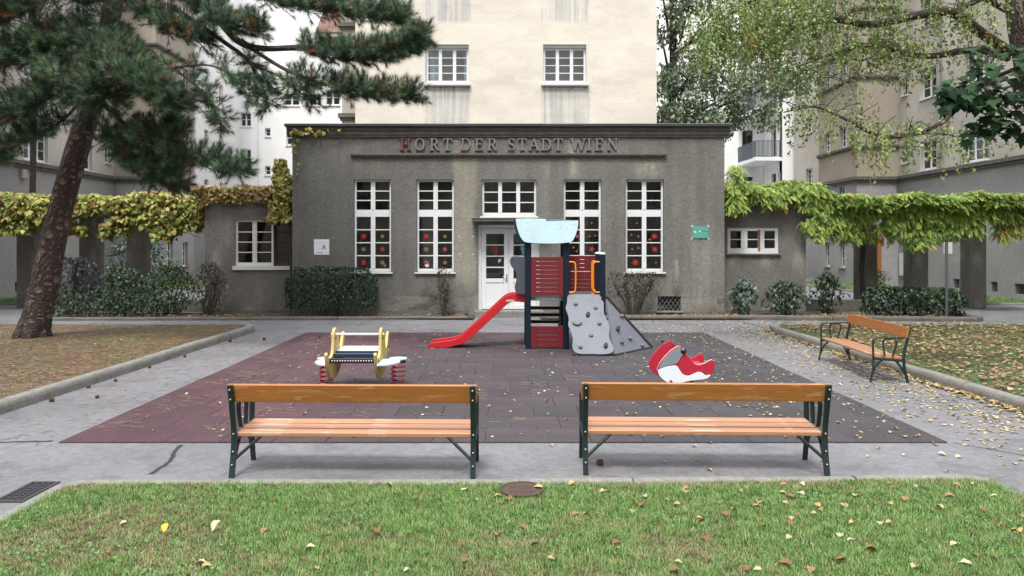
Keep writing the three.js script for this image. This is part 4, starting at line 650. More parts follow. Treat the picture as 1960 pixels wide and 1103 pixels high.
// ---------------------------------------------------------------- shrubs
// spec: centre x, z, half widths, height, leaves, leaf length, colours, box-shaped?
function shrub(name, label, x, z, rx, rz, h, n, L, pal, { boxy = false, base = 0.04, y0 = 0.05, stems = 8, leaf = simpleLeaf, seed = 1, shell = 0.5, stemMat = M.twig, stemR = 0.012, group } = {}) {
  const g = thing(name, label, 'shrub', [x, base, z], 0, group), r = rng(seed * 97 + 5), list = [], cols = [];
  for (let i = 0; i < n; i++) {
    let px, py, pz;
    if (boxy) { px = (r() * 2 - 1); py = r(); pz = (r() * 2 - 1); const k = r(); if (k < shell) { const f = r(); if (f < 0.4) pz = 1; else if (f < 0.75) py = 1; else px = px < 0 ? -1 : 1; } const cr = 1 - 0.18 * smooth(0.7, 1, py); px *= rx * cr * (1 + 0.16 * (fbm(py * 4, pz * 3 + 5, 2, seed) - 0.5)); pz *= rz * cr; py = y0 + py * (h - y0) * (1 + 0.14 * (fbm(px * 3, pz * 3, 2, seed + 3) - 0.5)); }
    else { const a = r() * 6.283, q = Math.sqrt(r()), t = Math.pow(r(), 0.75); const w = Math.sin(Math.PI * clamp(0.12 + 0.8 * t)) * (0.65 + 0.7 * fbm(a * 1.2 + 3, t * 4, 2, seed)); px = Math.cos(a) * rx * q * w; pz = Math.sin(a) * rz * q * w; py = y0 + (h - y0) * t; }
    const s = L * (0.6 + 0.8 * r()); list.push(M4(V(px, py, pz), Q(-0.7 + (r() - 0.5) * 1.8, r() * 6.283, (r() - 0.5) * 1.4), s)); cols.push(vary(pick(pal, r), r, 0.35));
  }
  copies('leaves', leaf, M.leaf, g, list, cols);
  const st = []; for (let k = 0; k < stems; k++) { const a = r() * 6.283, q = 0.35 + 0.6 * r(); const ex = Math.cos(a) * rx * q, ez = Math.sin(a) * rz * q, hh = h * (0.6 + 0.38 * r()); st.push(limb([V(ex * 0.2, -0.05, ez * 0.2), V(ex * 0.45 + (r() - 0.5) * 0.06, hh * 0.4, ez * 0.45), V(ex * 0.8 + (r() - 0.5) * 0.1, hh * 0.75, ez * 0.8), V(ex, hh, ez)], [stemR, stemR * 0.3], 4, 5)); for (let j = 0; j < 3; j++) { const t = 0.4 + 0.5 * r(), p = V(ex * t, hh * t, ez * t); st.push(limb([p, p.clone().add(V((r() - 0.5) * rx * 0.5, 0.1 + 0.1 * r(), (r() - 0.5) * rz * 0.5)), p.clone().add(V((r() - 0.5) * rx * 0.9, 0.2 + 0.2 * r(), (r() - 0.5) * rz * 0.7))], [stemR * 0.5, stemR * 0.2], 3, 4)); } }
  part('stems', merge(st), stemMat, g);
  return g;
}
const G = { dark: [[3, [0.025, 0.06, 0.028]], [2, [0.04, 0.085, 0.04]], [1, [0.018, 0.04, 0.02]]], mid: [[3, [0.05, 0.1, 0.04]], [2, [0.08, 0.14, 0.06]], [1, [0.03, 0.07, 0.03]]], blue: [[3, [0.16, 0.23, 0.19]], [2, [0.24, 0.31, 0.28]], [1, [0.09, 0.14, 0.11]]], purple: [[3, [0.04, 0.05, 0.05]], [2, [0.08, 0.075, 0.1]], [1, [0.03, 0.06, 0.04]]], dry: [[2, [0.1, 0.07, 0.05]], [2, [0.05, 0.07, 0.035]], [1, [0.22, 0.17, 0.14]]] };
shrub('clipped_hedge', 'clipped dark green hedge block under the wall with the white plate', -4.42, -19.0, 1.08, 0.3, 1.22, 5200, 0.055, G.dark, { boxy: true, y0: 0.22, stems: 14, seed: 2, shell: 0.62 });
shrub('thin_shrub', 'thin upright shrub with few leaves beside the step', -1.58, -18.95, 0.28, 0.2, 1.25, 330, 0.05, [[2, [0.09, 0.1, 0.055]], [1, [0.06, 0.1, 0.035]], [1, [0.14, 0.1, 0.07]]], { stems: 12, seed: 3, stemR: 0.011 });
shrub('bare_shrub', 'sparse twiggy shrub with flat top and dark bare branches', 3.2, -18.95, 0.66, 0.24, 1.12, 620, 0.055, [[2, [0.075, 0.08, 0.05]], [1, [0.12, 0.12, 0.08]], [1, [0.04, 0.06, 0.03]]], { boxy: true, y0: 0.5, stems: 16, seed: 4, stemR: 0.018, shell: 0.3 });
shrub('silvery_plant', 'pale bluish broad leaved plant at the foot of the grey wing', 6.06, -19.2, 0.32, 0.26, 0.92, 240, 0.12, G.blue, { stems: 5, seed: 5, leaf: roundLeaf });
shrub('green_shrub', 'loose green shrub between the silvery plant and the first pillar', 7.15, -19.3, 0.62, 0.3, 0.88, 900, 0.085, [[2, [0.09, 0.14, 0.09]], [1, [0.14, 0.2, 0.14]], [1, [0.05, 0.09, 0.05]]], { stems: 12, seed: 6 });
shrub('young_laurel', 'upright young dark shrub in the gap beside the first pillar', 8.35, -19.55, 0.52, 0.3, 1.1, 420, 0.1, G.dark, { stems: 7, seed: 7 });
shrub('low_hedge', 'low loose dark hedge in front of the pillars and signpost', 10.35, -19.2, 1.15, 0.4, 0.72, 2300, 0.085, G.dark, { boxy: true, y0: 0.1, stems: 18, seed: 8, shell: 0.45 });
shrub('dusky_shrub', 'dark shrub with purplish leaves covering the pillar farthest from the grey wing', -11.2, -19.5, 0.95, 0.5, 1.5, 1050, 0.085, G.purple, { stems: 12, seed: 9 });
shrub('broad_shrub', 'broad dark green shrub between the two shaded pillars', -9.85, -19.4, 0.9, 0.5, 1.25, 850, 0.085, G.mid, { stems: 12, seed: 10 });
shrub('leafy_shrub', 'leafy green shrub against the corner of the shaded wing', -8.65, -19.35, 0.8, 0.45, 1.3, 1200, 0.075, G.mid, { stems: 12, seed: 11 });
shrub('brownish_shrub', 'brownish twiggy shrub in front of the shaded wing wall', -7.62, -19.3, 0.55, 0.4, 1.38, 800, 0.06, G.dry, { stems: 16, seed: 12 });
shrub('ground_shrub', 'low dark ground shrub at the feet of the shaded pillars', -10.2, -18.95, 1.5, 0.4, 0.55, 1500, 0.075, G.dark, { boxy: true, y0: 0.02, stems: 8, seed: 13 });
shrub('back_shrub', 'pale green shrub glimpsed behind the yellowing vine', -12.3, -25.2, 1.3, 0.8, 2.2, 2000, 0.1, [[2, [0.09, 0.14, 0.1]], [1, [0.14, 0.2, 0.16]]], { stems: 10, seed: 14, base: 0 });
shrub('back_shrub', 'small grey green bush on the grass strip behind the pillars', 15.3, -31, 0.5, 0.4, 0.8, 300, 0.09, G.mid, { stems: 6, seed: 15 });

// ---------------------------------------------------------------- trees
const pt = (px, py, D) => V((px - 969) / 1440 * D, 1.87 + (467 - py) / 1440 * D, -D);   // a point at its own distance in front of the camera's place
function shootGeo(seed, n = 84) { // a pine shoot along +y: needles round a short twig
  const r = rng(seed), pos = [], L = 0.2;
  for (let i = 0; i < n; i++) {
    const t = Math.pow(r(), 0.7), a = r() * 6.283, op = mix(1.35, 0.4, t * t) + (r() - 0.5) * 0.4, l = 0.085 + 0.05 * r(), y = t * L;
    const d = V(Math.cos(a) * Math.sin(op), Math.cos(op), Math.sin(a) * Math.sin(op)), sd = V(-Math.sin(a), 0, Math.cos(a)).multiplyScalar(0.0026), p = V(0, y, 0), q = p.clone().addScaledVector(d, l).add(V(0, -0.008, 0));
    pos.push(p.x - sd.x, p.y, p.z - sd.z, p.x + sd.x, p.y, p.z + sd.z, q.x, q.y, q.z);
  }
  const g = new THREE.BufferGeometry(); g.setAttribute('position', new THREE.Float32BufferAttribute(pos, 3)); g.computeVertexNormals();
  return merge([plain(g), rod(V(0, -0.06, 0), V(0, L, 0), 0.006, 0.003, 4)]);
}
{
  const t = thing('pine_tree', 'large leaning pine with reddish bark and drooping dark needle sprays', 'tree'), r = rng(401);
  const tr = limb([V(-9.03, 0.0, -14.3), V(-8.82, 0.9, -14.3), V(-8.43, 2.73, -14.3), V(-7.98, 4.22, -14.3), V(-7.59, 5.81, -14.3), V(-7.2, 8.2, -14.2), V(-7.0, 11.5, -14.1)], [0.27, 0.235, 0.21, 0.195, 0.175, 0.13, 0.05], 18, 28, 0.2, 9);
  const fl = []; for (let k = 0; k < 7; k++) { const a = k / 7 * 6.283 + 0.3; fl.push(limb([V(-9.0 + Math.cos(a) * 0.12, 0.42, -14.3 + Math.sin(a) * 0.12), V(-9.02 + Math.cos(a) * 0.23, 0.16, -14.3 + Math.sin(a) * 0.23), V(-9.03 + Math.cos(a) * 0.37, 0.03, -14.3 + Math.sin(a) * 0.37)], [0.12, 0.1, 0.03], 6, 8, 0.3, k)); }
  part('trunk', merge([tr, ...fl]), M.bark, t);
  // polyline, foliage from fraction, radius, shoots per metre, branch radius
  const B = [
    [[[225, -40, 14.2], [380, 5, 13.6], [471, 87, 13.0], [580, 92, 12.6], [660, 104, 12.3], [740, 98, 12.1], [815, 72, 12.0]], 0.5, 0.19, 62, 0.075],
    [[[471, 87, 13.0], [560, 140, 12.6], [650, 168, 12.3], [720, 178, 12.2], [800, 182, 12.1]], 0.25, 0.17, 62, 0.035],
    [[[215, -60, 14.2], [420, -25, 13], [560, 8, 12.6], [680, 20, 12.4], [775, 32, 12.3]], 0.35, 0.2, 50, 0.05],
    [[[340, 20, 13.5], [428, 80, 13.2], [478, 120, 13], [500, 165, 12.9], [515, 205, 12.8]], 0.4, 0.17, 30, 0.045],
    [[[478, 120, 13], [540, 150, 12.8], [570, 175, 12.7], [605, 195, 12.6]], 0.2, 0.15, 34, 0.02],
    [[[250, 90, 13.4], [330, 130, 12.7], [400, 190, 12.5], [424, 238, 12.4]], 0.15, 0.17, 28, 0.03],
    [[[330, 130, 12.7], [400, 125, 12.6], [450, 150, 12.5], [480, 190, 12.4]], 0.15, 0.18, 28, 0.02],
    [[[205, 70, 13.9], [232, 105, 12.7], [262, 150, 12.1], [335, 195, 11.9]], 0.2, 0.33, 150, 0.045],
    [[[232, 105, 12.7], [200, 150, 12.2], [200, 190, 12.1]], 0.1, 0.32, 120, 0.03],
    [[[185, 190, 13.9], [255, 250, 12.9], [320, 290, 12.6], [400, 308, 12.5], [465, 324, 12.4]], 0.12, 0.24, 44, 0.035],
    [[[175, 220, 13.9], [220, 270, 13.1], [280, 325, 12.9], [345, 345, 12.8]], 0.2, 0.28, 90, 0.03],
    [[[255, 250, 12.9], [300, 255, 12.6], [345, 235, 12.5]], 0.1, 0.25, 80, 0.02],
    [[[195, 70, 13.9], [120, 70, 13], [50, 95, 12.6], [-60, 120, 12.4]], 0.15, 0.36, 120, 0.05],
    [[[188, 110, 13.9], [110, 160, 13], [40, 205, 12.6], [-50, 225, 12.4]], 0.15, 0.32, 95, 0.045],
    [[[178, 160, 14], [120, 230, 13.2], [60, 262, 12.8], [0, 288, 12.6]], 0.2, 0.2, 45, 0.03],
    [[[200, 0, 14], [120, -20, 13], [30, 10, 12.5], [-60, 20, 12.3]], 0.1, 0.36, 110, 0.06],
    [[[208, -60, 14], [270, 10, 13.2], [335, 55, 12.9], [400, 75, 12.8]], 0.2, 0.24, 42, 0.04],
    [[[208, -90, 14], [290, -40, 13.2], [370, 0, 12.9], [440, 45, 12.7], [500, 55, 12.6]], 0.2, 0.24, 45, 0.05],
    [[[205, 30, 13.6], [188, 80, 13.0], [205, 130, 12.7], [165, 185, 12.6]], 0, 0.32, 95, 0.02],
    [[[120, 70, 13], [100, 120, 12.6], [140, 190, 12.5]], 0, 0.32, 80, 0.02],
    [[[20, 300, 12.8], [-10, 310, 12.6], [-60, 300, 12.4]], 0, 0.2, 70, 0.02],
  ];
  const wood = [], list = [], cols = [];
  const pal = [[4, [0.034, 0.074, 0.034]], [3, [0.06, 0.12, 0.052]], [2, [0.024, 0.05, 0.026]], [1.8, [0.11, 0.18, 0.085]], [0.3, [0.08, 0.07, 0.04]]], dead = [[1, [0.15, 0.075, 0.03]], [1, [0.1, 0.07, 0.035]]];
  for (const [P, f0, rad, dens, br] of B) {
    const pts = P.map((p) => pt(...p)), c = new THREE.CatmullRomCurve3(pts), L = c.getLength(); wood.push(limb(pts, [br, br * 0.75, br * 0.3], 6, 7));
    const n = Math.round(L * dens * (rad > 0.22 ? 1.5 : 1.15));
    for (let i = 0; i < n; i++) {
      const u = f0 + (1 - f0) * Math.pow(r(), 0.85), p = c.getPoint(u), tg = c.getTangent(u), a = r() * 6.283, q = Math.sqrt(r()) * rad * (0.6 + 0.6 * fbm(u * L * 2.2, 3, 2, 405));
      const side = V(-tg.z, 0, tg.x).normalize(), o = side.clone().multiplyScalar(Math.cos(a) * q).add(V(0, Math.sin(a) * q * 0.62, 0));
      const dir = tg.clone().multiplyScalar(0.45).addScaledVector(o.clone().normalize(), 0.75).add(V((r() - 0.5) * 1.1, 0.3 + 0.5 * r(), (r() - 0.5) * 1.1)).normalize();
      const base = p.clone().add(o);
      list.push(M4(base, new THREE.Quaternion().setFromUnitVectors(V(0, 1, 0), dir), 0.85 + 0.45 * r()));
      cols.push(vary(pick(r() < 0.055 ? dead : pal, r), r, 0.3));
      if (i % 3 === 0) wood.push(limb([p, p.clone().add(o.clone().multiplyScalar(0.5)).addScaledVector(tg, -0.04), base], [0.008, 0.004], 2, 4));
    }
  }
  for (let i = 0; i < 2300; i++) { // crown above the picture
    const a = r() * 6.283, q = Math.sqrt(r()), y = 7.6 + 4.6 * r(), w = (1 - (y - 7.6) / 5.6) * 4.2; const p = V(-7.1 + Math.cos(a) * q * w, y, -14.1 + Math.sin(a) * q * w);
    list.push(M4(p, new THREE.Quaternion().setFromUnitVectors(V(0, 1, 0), V(Math.cos(a), 0.8, Math.sin(a)).normalize()), 1.3)); cols.push(vary(pick(pal, r), r, 0.3));
    if (i % 9 === 0) wood.push(limb([V(-7.1, y - 0.3, -14.15), p.clone().lerp(V(-7.1, y - 0.2, -14.15), 0.5), p], [0.04, 0.01], 3, 5));
  }
  part('branches', merge(wood), M.darkBark, t);
  copies('needles', shootGeo(7), M.needle, t, list, cols);
}
{ // slim trunk rising behind the yellowing vine
  const t = thing('slender_tree', 'slim straight trunk rising behind the yellowing vine beside the pine', 'tree'), r = rng(431), list = [], cols = [];
  part('trunk', limb([V(-14.85, 0, -23.6), V(-14.87, 3, -23.6), V(-14.82, 6, -23.6), V(-14.8, 9.5, -23.6)], [0.11, 0.09, 0.085, 0.03], 10, 12, 0.15, 3), M.bark, t);
  const w = []; for (let i = 0; i < 500; i++) { const a = r() * 6.283, y = 5.6 + 4 * r(), q = Math.sqrt(r()) * 1.7; const p = V(-14.8 + Math.cos(a) * q, y, -23.6 + Math.sin(a) * q); list.push(M4(p, new THREE.Quaternion().setFromUnitVectors(V(0, 1, 0), V(Math.cos(a), 0.5, Math.sin(a)).normalize()), 1.5)); cols.push(vary([0.03, 0.06, 0.04], r)); if (i % 12 === 0) w.push(limb([V(-14.8, y - 0.2, -23.6), p.clone().lerp(V(-14.8, y, -23.6), 0.5), p], [0.02, 0.006], 3, 4)); }
  part('branches', merge(w), M.darkBark, t); copies('needles', shootGeo(8, 60), M.needle, t, list, cols);
}
{ // birch with drooping yellow-green sprays
  const t = thing('birch_tree', 'birch with dark limbs and drooping yellow green sprays over the leaf strewn bed', 'tree'), r = rng(451);
  part('trunk', limb([V(10.4, 0.02, -13.2), V(10.15, 1.6, -13.2), V(9.5, 3.6, -13.15), V(8.95, 5.6, -13.1), V(8.7, 9, -13)], [0.27, 0.24, 0.21, 0.19, 0.09], 14, 20, 0.16, 5), M.bark, t);
  const B = [
    [[[1935, 100, 13.1], [1877, 62, 12.8], [1822, 24, 12.6], [1764, 28, 12.5], [1664, 47, 12.5], [1600, 38, 12.6], [1526, 52, 12.7], [1436, 58, 12.8], [1370, 80, 12.8]], 0.15, 62, 0.09, 1],
    [[[1930, 112, 13.1], [1870, 96, 12.9], [1770, 108, 12.8], [1715, 98, 12.8], [1657, 86, 12.9], [1590, 105, 13], [1520, 130, 13]], 0.1, 46, 0.06, 0.8],
    [[[1925, 150, 13.1], [1870, 170, 12.5], [1822, 217, 12.2], [1798, 238, 12.1], [1746, 258, 12.1], [1684, 260, 12.1], [1616, 227, 12.2], [1560, 205, 12.3], [1500, 215, 12.3]], 0.35, 34, 0.05, 0.7],
    [[[1822, 24, 12.6], [1891, -5, 12.4], [1980, -20, 12.2]], 0, 36, 0.05, 0.8],
    [[[1930, 20, 13.1], [1800, -45, 12.9], [1640, -40, 12.9], [1480, 0, 13], [1400, 25, 13.1], [1345, 60, 13.1]], 0.25, 62, 0.06, 1],
    [[[1930, -40, 13.1], [1780, -80, 12.5], [1620, -50, 12.2], [1500, -20, 12.1], [1420, 10, 12.1]], 0.3, 56, 0.05, 1],
    [[[1526, 52, 12.7], [1480, 80, 12.8], [1430, 95, 12.9], [1400, 120, 12.9]], 0, 36, 0.02, 0.8],
    [[[1746, 258, 12.1], [1790, 255, 12.0], [1850, 262, 11.9], [1930, 255, 11.8]], 0.4, 26, 0.02, 0.6],
    [[[1657, 86, 12.9], [1640, 140, 12.7], [1600, 170, 12.6]], 0, 34, 0.015, 0.7],
  ];
  const spray = (() => { const rr = rng(11), out = [rod(V(0, 0, 0), V(0.03, -0.5, 0), 0.003, 0.0015, 4)]; for (let i = 0; i < 17; i++) { const y = -0.03 - 0.48 * rr(), sc = 0.03 + 0.015 * rr(); out.push(roundLeaf.clone().scale(sc * 0.85, sc, sc).applyQuaternion(Q((rr() - 0.5) * 1.6, rr() * 6.28, (rr() - 0.5) * 1.4)).translate((rr() - 0.5) * 0.12, y, (rr() - 0.5) * 0.12)); } return merge(out); })();
  const wood = [], list = [], cols = [], pal = [[3, [0.21, 0.29, 0.08]], [3, [0.28, 0.35, 0.11]], [2, [0.14, 0.21, 0.065]], [0.6, [0.28, 0.26, 0.07]], [0.12, [0.34, 0.24, 0.05]]];
  const drop = (p, len) => { const n = Math.max(1, Math.round(len / 0.42)); for (let k = 0; k < n; k++) { list.push(M4(V(p.x + (r() - 0.5) * 0.1, p.y - k * 0.38, p.z + (r() - 0.5) * 0.1), Q((r() - 0.5) * 0.5, r() * 6.28, (r() - 0.5) * 0.5), 0.8 + 0.5 * r())); cols.push(vary(pick(pal, r), r, 0.28)); } };
  for (const [P, f0, dens, br, len] of B) {
    const pts = P.map((p) => pt(...p)), c = new THREE.CatmullRomCurve3(pts), L = c.getLength(); wood.push(limb(pts, [br, br * 0.8, br * 0.55, br * 0.2], 7, 9, 0.25, 6));
    for (let i = 0; i < L * dens * 0.5; i++) { const u = f0 + (1 - f0) * r(), p = c.getPoint(u), a = r() * 6.283, q = r() * 0.55, e = p.clone().add(V(Math.cos(a) * q, 0.1 + (r() - 0.35) * 0.35, Math.sin(a) * q)); drop(e, (0.25 + 0.75 * r() * fbm(u * L, 2, 2, 455) * 1.6) * len); if (i % 3 === 0) wood.push(limb([p, p.clone().lerp(e, 0.5).add(V(0, 0.04, 0)), e], [0.009, 0.004], 2, 4)); }
  }
  for (let i = 0; i < 450; i++) { const a = r() * 6.283, q = Math.sqrt(r()) * 3.6; drop(V(8.7 + Math.cos(a) * q, 7.2 + 3 * r(), -13 + Math.sin(a) * q), 0.8); }
  part('branches', merge(wood), M.darkBark, t);
  copies('leaves', spray, M.leaf, t, list, cols);
}
{ // maple branch reaching in, leaves large enough to pick apart
  const t = thing('maple_tree', 'maple with broad dark leaves reaching in beside the birch', 'tree'), r = rng(471);
  part('trunk', limb([V(9.9, 0.02, -8.6), V(9.8, 2.5, -8.6), V(9.6, 5.2, -8.7), V(9.5, 8, -8.7)], [0.2, 0.17, 0.14, 0.06], 10, 14, 0.15, 8), M.bark, t);
  const P = [[9.68, 4.4, -8.65], [8.4, 4.5, -9.3], [7.2, 4.35, -9.8], [6.3, 4.0, -10.1]].map((p) => V(...p)), c = new THREE.CatmullRomCurve3(P);
  const tw = [limb(P, [0.07, 0.05, 0.02], 8, 8)];
  const cr = new THREE.Group(); cr.name = 'crown'; t.add(cr);
  const mats = [[0.018, 0.05, 0.02], [0.026, 0.068, 0.026], [0.014, 0.038, 0.017], [0.035, 0.08, 0.03]].map((q) => pmat(q, 0.85, { transmission: 0.18, thickness: 0, side: THREE.DoubleSide, specularIntensity: 0.35 }));
  const blobs = [[1905, 110, 9.9, 0.55, 0.22], [1880, 160, 9.9, 0.65, 0.16], [1925, 195, 9.7, 0.5, 0.2], [1850, 185, 10, 0.4, 0.1], [1830, 170, 10.1, 0.3, 0.1], [1905, 235, 9.8, 0.35, 0.14], [1960, 150, 9.6, 0.6, 0.4], [1850, 225, 10, 0.22, 0.08], [1790, 195, 10.1, 0.2, 0.07]];
  let k = 0;
  for (const [px, py, D, rx, ry] of blobs) { const o = pt(px, py, D); const n = Math.round(26 + rx * 34); const q0 = c.getPoint(clamp((9.68 - o.x) / 3.4, 0.1, 1)); tw.push(limb([q0, q0.clone().lerp(o, 0.5).add(V(0, 0.08, 0)), o], [0.015, 0.006], 4, 5)); for (let i = 0; i < n && k < 296; i++, k++) { const a = r() * 6.283, q = Math.sqrt(r()), s = 0.14 + 0.08 * r(); const m = part('leaf', mapleLeaf, mats[Math.floor(r() * 4)], cr, [o.x + Math.cos(a) * q * rx, o.y + (r() - 0.5) * 2 * ry - 0.12 * q, o.z + Math.sin(a) * q * rx * 0.7]); m.quaternion.copy(Q(-0.9 + (r() - 0.5) * 1.0, (r() - 0.5) * 2.6, (r() - 0.5) * 0.7)); m.scale.setScalar(s); if (i % 5 === 0) tw.push(limb([o, o.clone().lerp(m.position, 0.5).add(V(0, 0.03, 0)), m.position.clone()], [0.005, 0.002], 2, 4)); } }
  const list = [], cols = []; for (let i = 0; i < 1300; i++) { const a = r() * 6.283, q = Math.sqrt(r()) * 2.6, p = V(10.6 + Math.cos(a) * q, 4.6 + 3 * r(), -8.6 + Math.sin(a) * q); if (p.x * 1440 / -p.z + 969 < 2010) continue; list.push(M4(p, Q(-0.9 + (r() - 0.5), r() * 6.28, (r() - 0.5) * 0.7), 0.16)); cols.push(vary([0.022, 0.055, 0.022], r)); }
  part('branches', merge(tw), M.darkBark, t);
  copies('outer_leaves', mapleLeaf, M.leaf, t, list, cols);
}
{ // tree in the gap between the tower and the balcony house
  const t = thing('court_tree', 'grey green leafy tree in the gap between cream tower and balcony house', 'tree'), r = rng(491), list = [], cols = [];
  part('trunk', limb([V(6.75, 0, -30.5), V(6.8, 3.5, -30.5), V(6.65, 6.5, -30.4), V(6.75, 9.5, -30.4), V(6.6, 13, -30.4)], [0.26, 0.23, 0.2, 0.15, 0.06], 10, 12, 0.2, 4), M.bark, t);
  const w = [], ends = [[8.6, 9.9, -29.6], [9.8, 8.2, -29.4], [8.6, 7.6, -29.3], [7.3, 11.5, -29.8], [6.1, 10.4, -29.9], [8.9, 11.8, -30], [10.4, 10.2, -30], [7.8, 13, -30.5], [6.2, 12.6, -30.4], [10.8, 12.3, -30.2], [7.4, 8.9, -29.2], [9.6, 6.9, -29.6], [6.5, 7.2, -29.3], [7.2, 5.9, -29.4], [11.2, 8.4, -30], [6.4, 8.3, -29.6], [7.9, 6.6, -29.5], [6.3, 6.2, -29.5]];
  for (const e of ends) { const b0 = V(6.7, e[1] * 0.72 + 0.6, -30.4), o = V(...e); w.push(limb([b0, b0.clone().lerp(o, 0.5).add(V(0, 0.25 * (r() - 0.3), 0)), o], [0.08, 0.05, 0.02], 6, 7)); for (let i = 0; i < 34; i++) { const a = r() * 6.283, q = Math.sqrt(r()) * 1.15, p = V(o.x + Math.cos(a) * q, o.y + (r() - 0.55) * 0.95, o.z + Math.sin(a) * q); list.push(M4(p, Q((r() - 0.5) * 0.6, r() * 6.283, (r() - 0.5) * 0.6), 0.8 + 0.5 * r())); cols.push(vary(pick([[3, [0.22, 0.28, 0.18]], [2, [0.28, 0.34, 0.23]], [1, [0.15, 0.2, 0.12]]], r), r, 0.25)); if (i % 4 === 0) w.push(limb([o, o.clone().lerp(p, 0.6).add(V(0, 0.1, 0)), p], [0.015, 0.005], 3, 4)); } }
  part('branches', merge(w), M.darkBark, t);
  copies('leaves', clumpGeo(simpleLeaf, 26, 0.34, 0.14, 493), M.leaf, t, list, cols);
  // trees of the same kind behind the camera: they shade the backs of the benches and show in the panes
  [[-12, 36.5, 'leafy tree opposite the low building, before the court house and nearer the pine'], [-2.6, 38, 'leafy tree opposite the low building, before the court house and nearer the birch']].forEach(([x, z, l]) => { const c = t.clone(); c.name = numbered('court_tree'); c.position.set(x, -0.8, z); c.rotation.y = 0; c.userData = { ...t.userData, label: l, group: 'court trees' }; scene.add(c); });
  t.userData.group = 'court trees';
}

// ---------------------------------------------------------------- park benches
function sideFrame(b, x) { // one iron end frame, in the plane across the seat; front is +z
  const f = new THREE.Group(); f.name = 'end_frame'; b.add(f); const w = 0.042;
  part('rear_leg', flatBar([[-0.29, 0.745], [-0.245, 0.55], [-0.205, 0.36], [-0.215, 0.2], [-0.26, 0]], w, 0.024, x), M.greenIron, f);
  part('front_leg', flatBar([[0.235, 0], [0.2, 0.18], [0.195, 0.36], [0.2, 0.5], [0.195, 0.56], [0.165, 0.592], [0.11, 0.6], [-0.05, 0.602], [-0.255, 0.61]], w, 0.014, x, true, 44), M.greenIron, f);
  part('arm_loop', flatBar([[0.045, 0.36], [0.06, 0.48], [0.062, 0.55], [0.035, 0.585], [-0.03, 0.588], [-0.085, 0.585], [-0.11, 0.55], [-0.095, 0.46], [-0.06, 0.36]], w * 0.8, 0.014, x, true, 40), M.greenIron, f);
  part('seat_bearer', flatBar([[0.205, 0.325], [0.0, 0.309], [-0.205, 0.293]], w, 0.03, x), M.greenIron, f);
  part('leg_brace', flatBar([[0.045, 0.322], [0.12, 0.27], [0.175, 0.19], [0.21, 0.1]], w * 0.8, 0.016, x), M.greenIron, f);
  part('leg_brace', flatBar([[-0.055, 0.318], [-0.12, 0.265], [-0.18, 0.18], [-0.222, 0.1]], w * 0.8, 0.016, x), M.greenIron, f);
  const s = Math.sign(x); part('diagonal_brace', rod(V(x, 0.13, -0.225), V(x - s * 0.22, 0.325, -0.17), 0.014, 0.014, 6), M.greenIron, f);
  for (const [z, y] of [[-0.304, 0.71], [-0.286, 0.63], [-0.222, 0.34], [-0.232, 0.2], [-0.255, 0.1]]) part('bolt', ball(0.009, x, y, z, 8), M.bolt, f);
}
let benchCount = 0;
function bench(label, x, z, turn) {
  const o = benchCount++ * 0.37, backMat = M.bench.clone(), seatMat = M.seatBoard.clone(); backMat.map = scaled(M.bench.map, 0.5, 4, o, o * 0.7); seatMat.map = scaled(M.seatBoard.map, 0.5, 4, o, o * 0.7);
  const b = thing('park_bench', label, 'bench', [x, 0, z], turn, 'green iron park benches with varnished boards');
  for (const e of [-0.965, 0.965]) sideFrame(b, e);
  for (let k = 0; k < 3; k++) part('seat_board', rbox(1.9, 0.036, 0.11, 0.007, 0, 0, 0, 3), seatMat, b, [0, 0.342 + 0.006 * (k - 1) * 1.6, -0.137 + k * 0.137], [-0.06, 0, 0]);
  part('back_board', rbox(2.0, 0.148, 0.034, 0.009, 0, 0, 0, 3), backMat, b, [0, 0.677, -0.244], [-0.2, 0, 0]);
  part('centre_bar', rbox(0.03, 0.016, 0.36, 0.004, 0, 0.315, -0.01), M.greenIron, b);
}
bench('park bench seen from behind next to the drain grate end of the lawn', -1.225, -6.25, Math.PI - 0.02);
bench('park bench seen from behind with a pine cone lying by its leg', 1.615, -6.31, Math.PI - 0.03);
bench('park bench standing alone along the kerb of the leaf strewn bed', 5.2, -11.1, -Math.PI / 2 - 0.055);

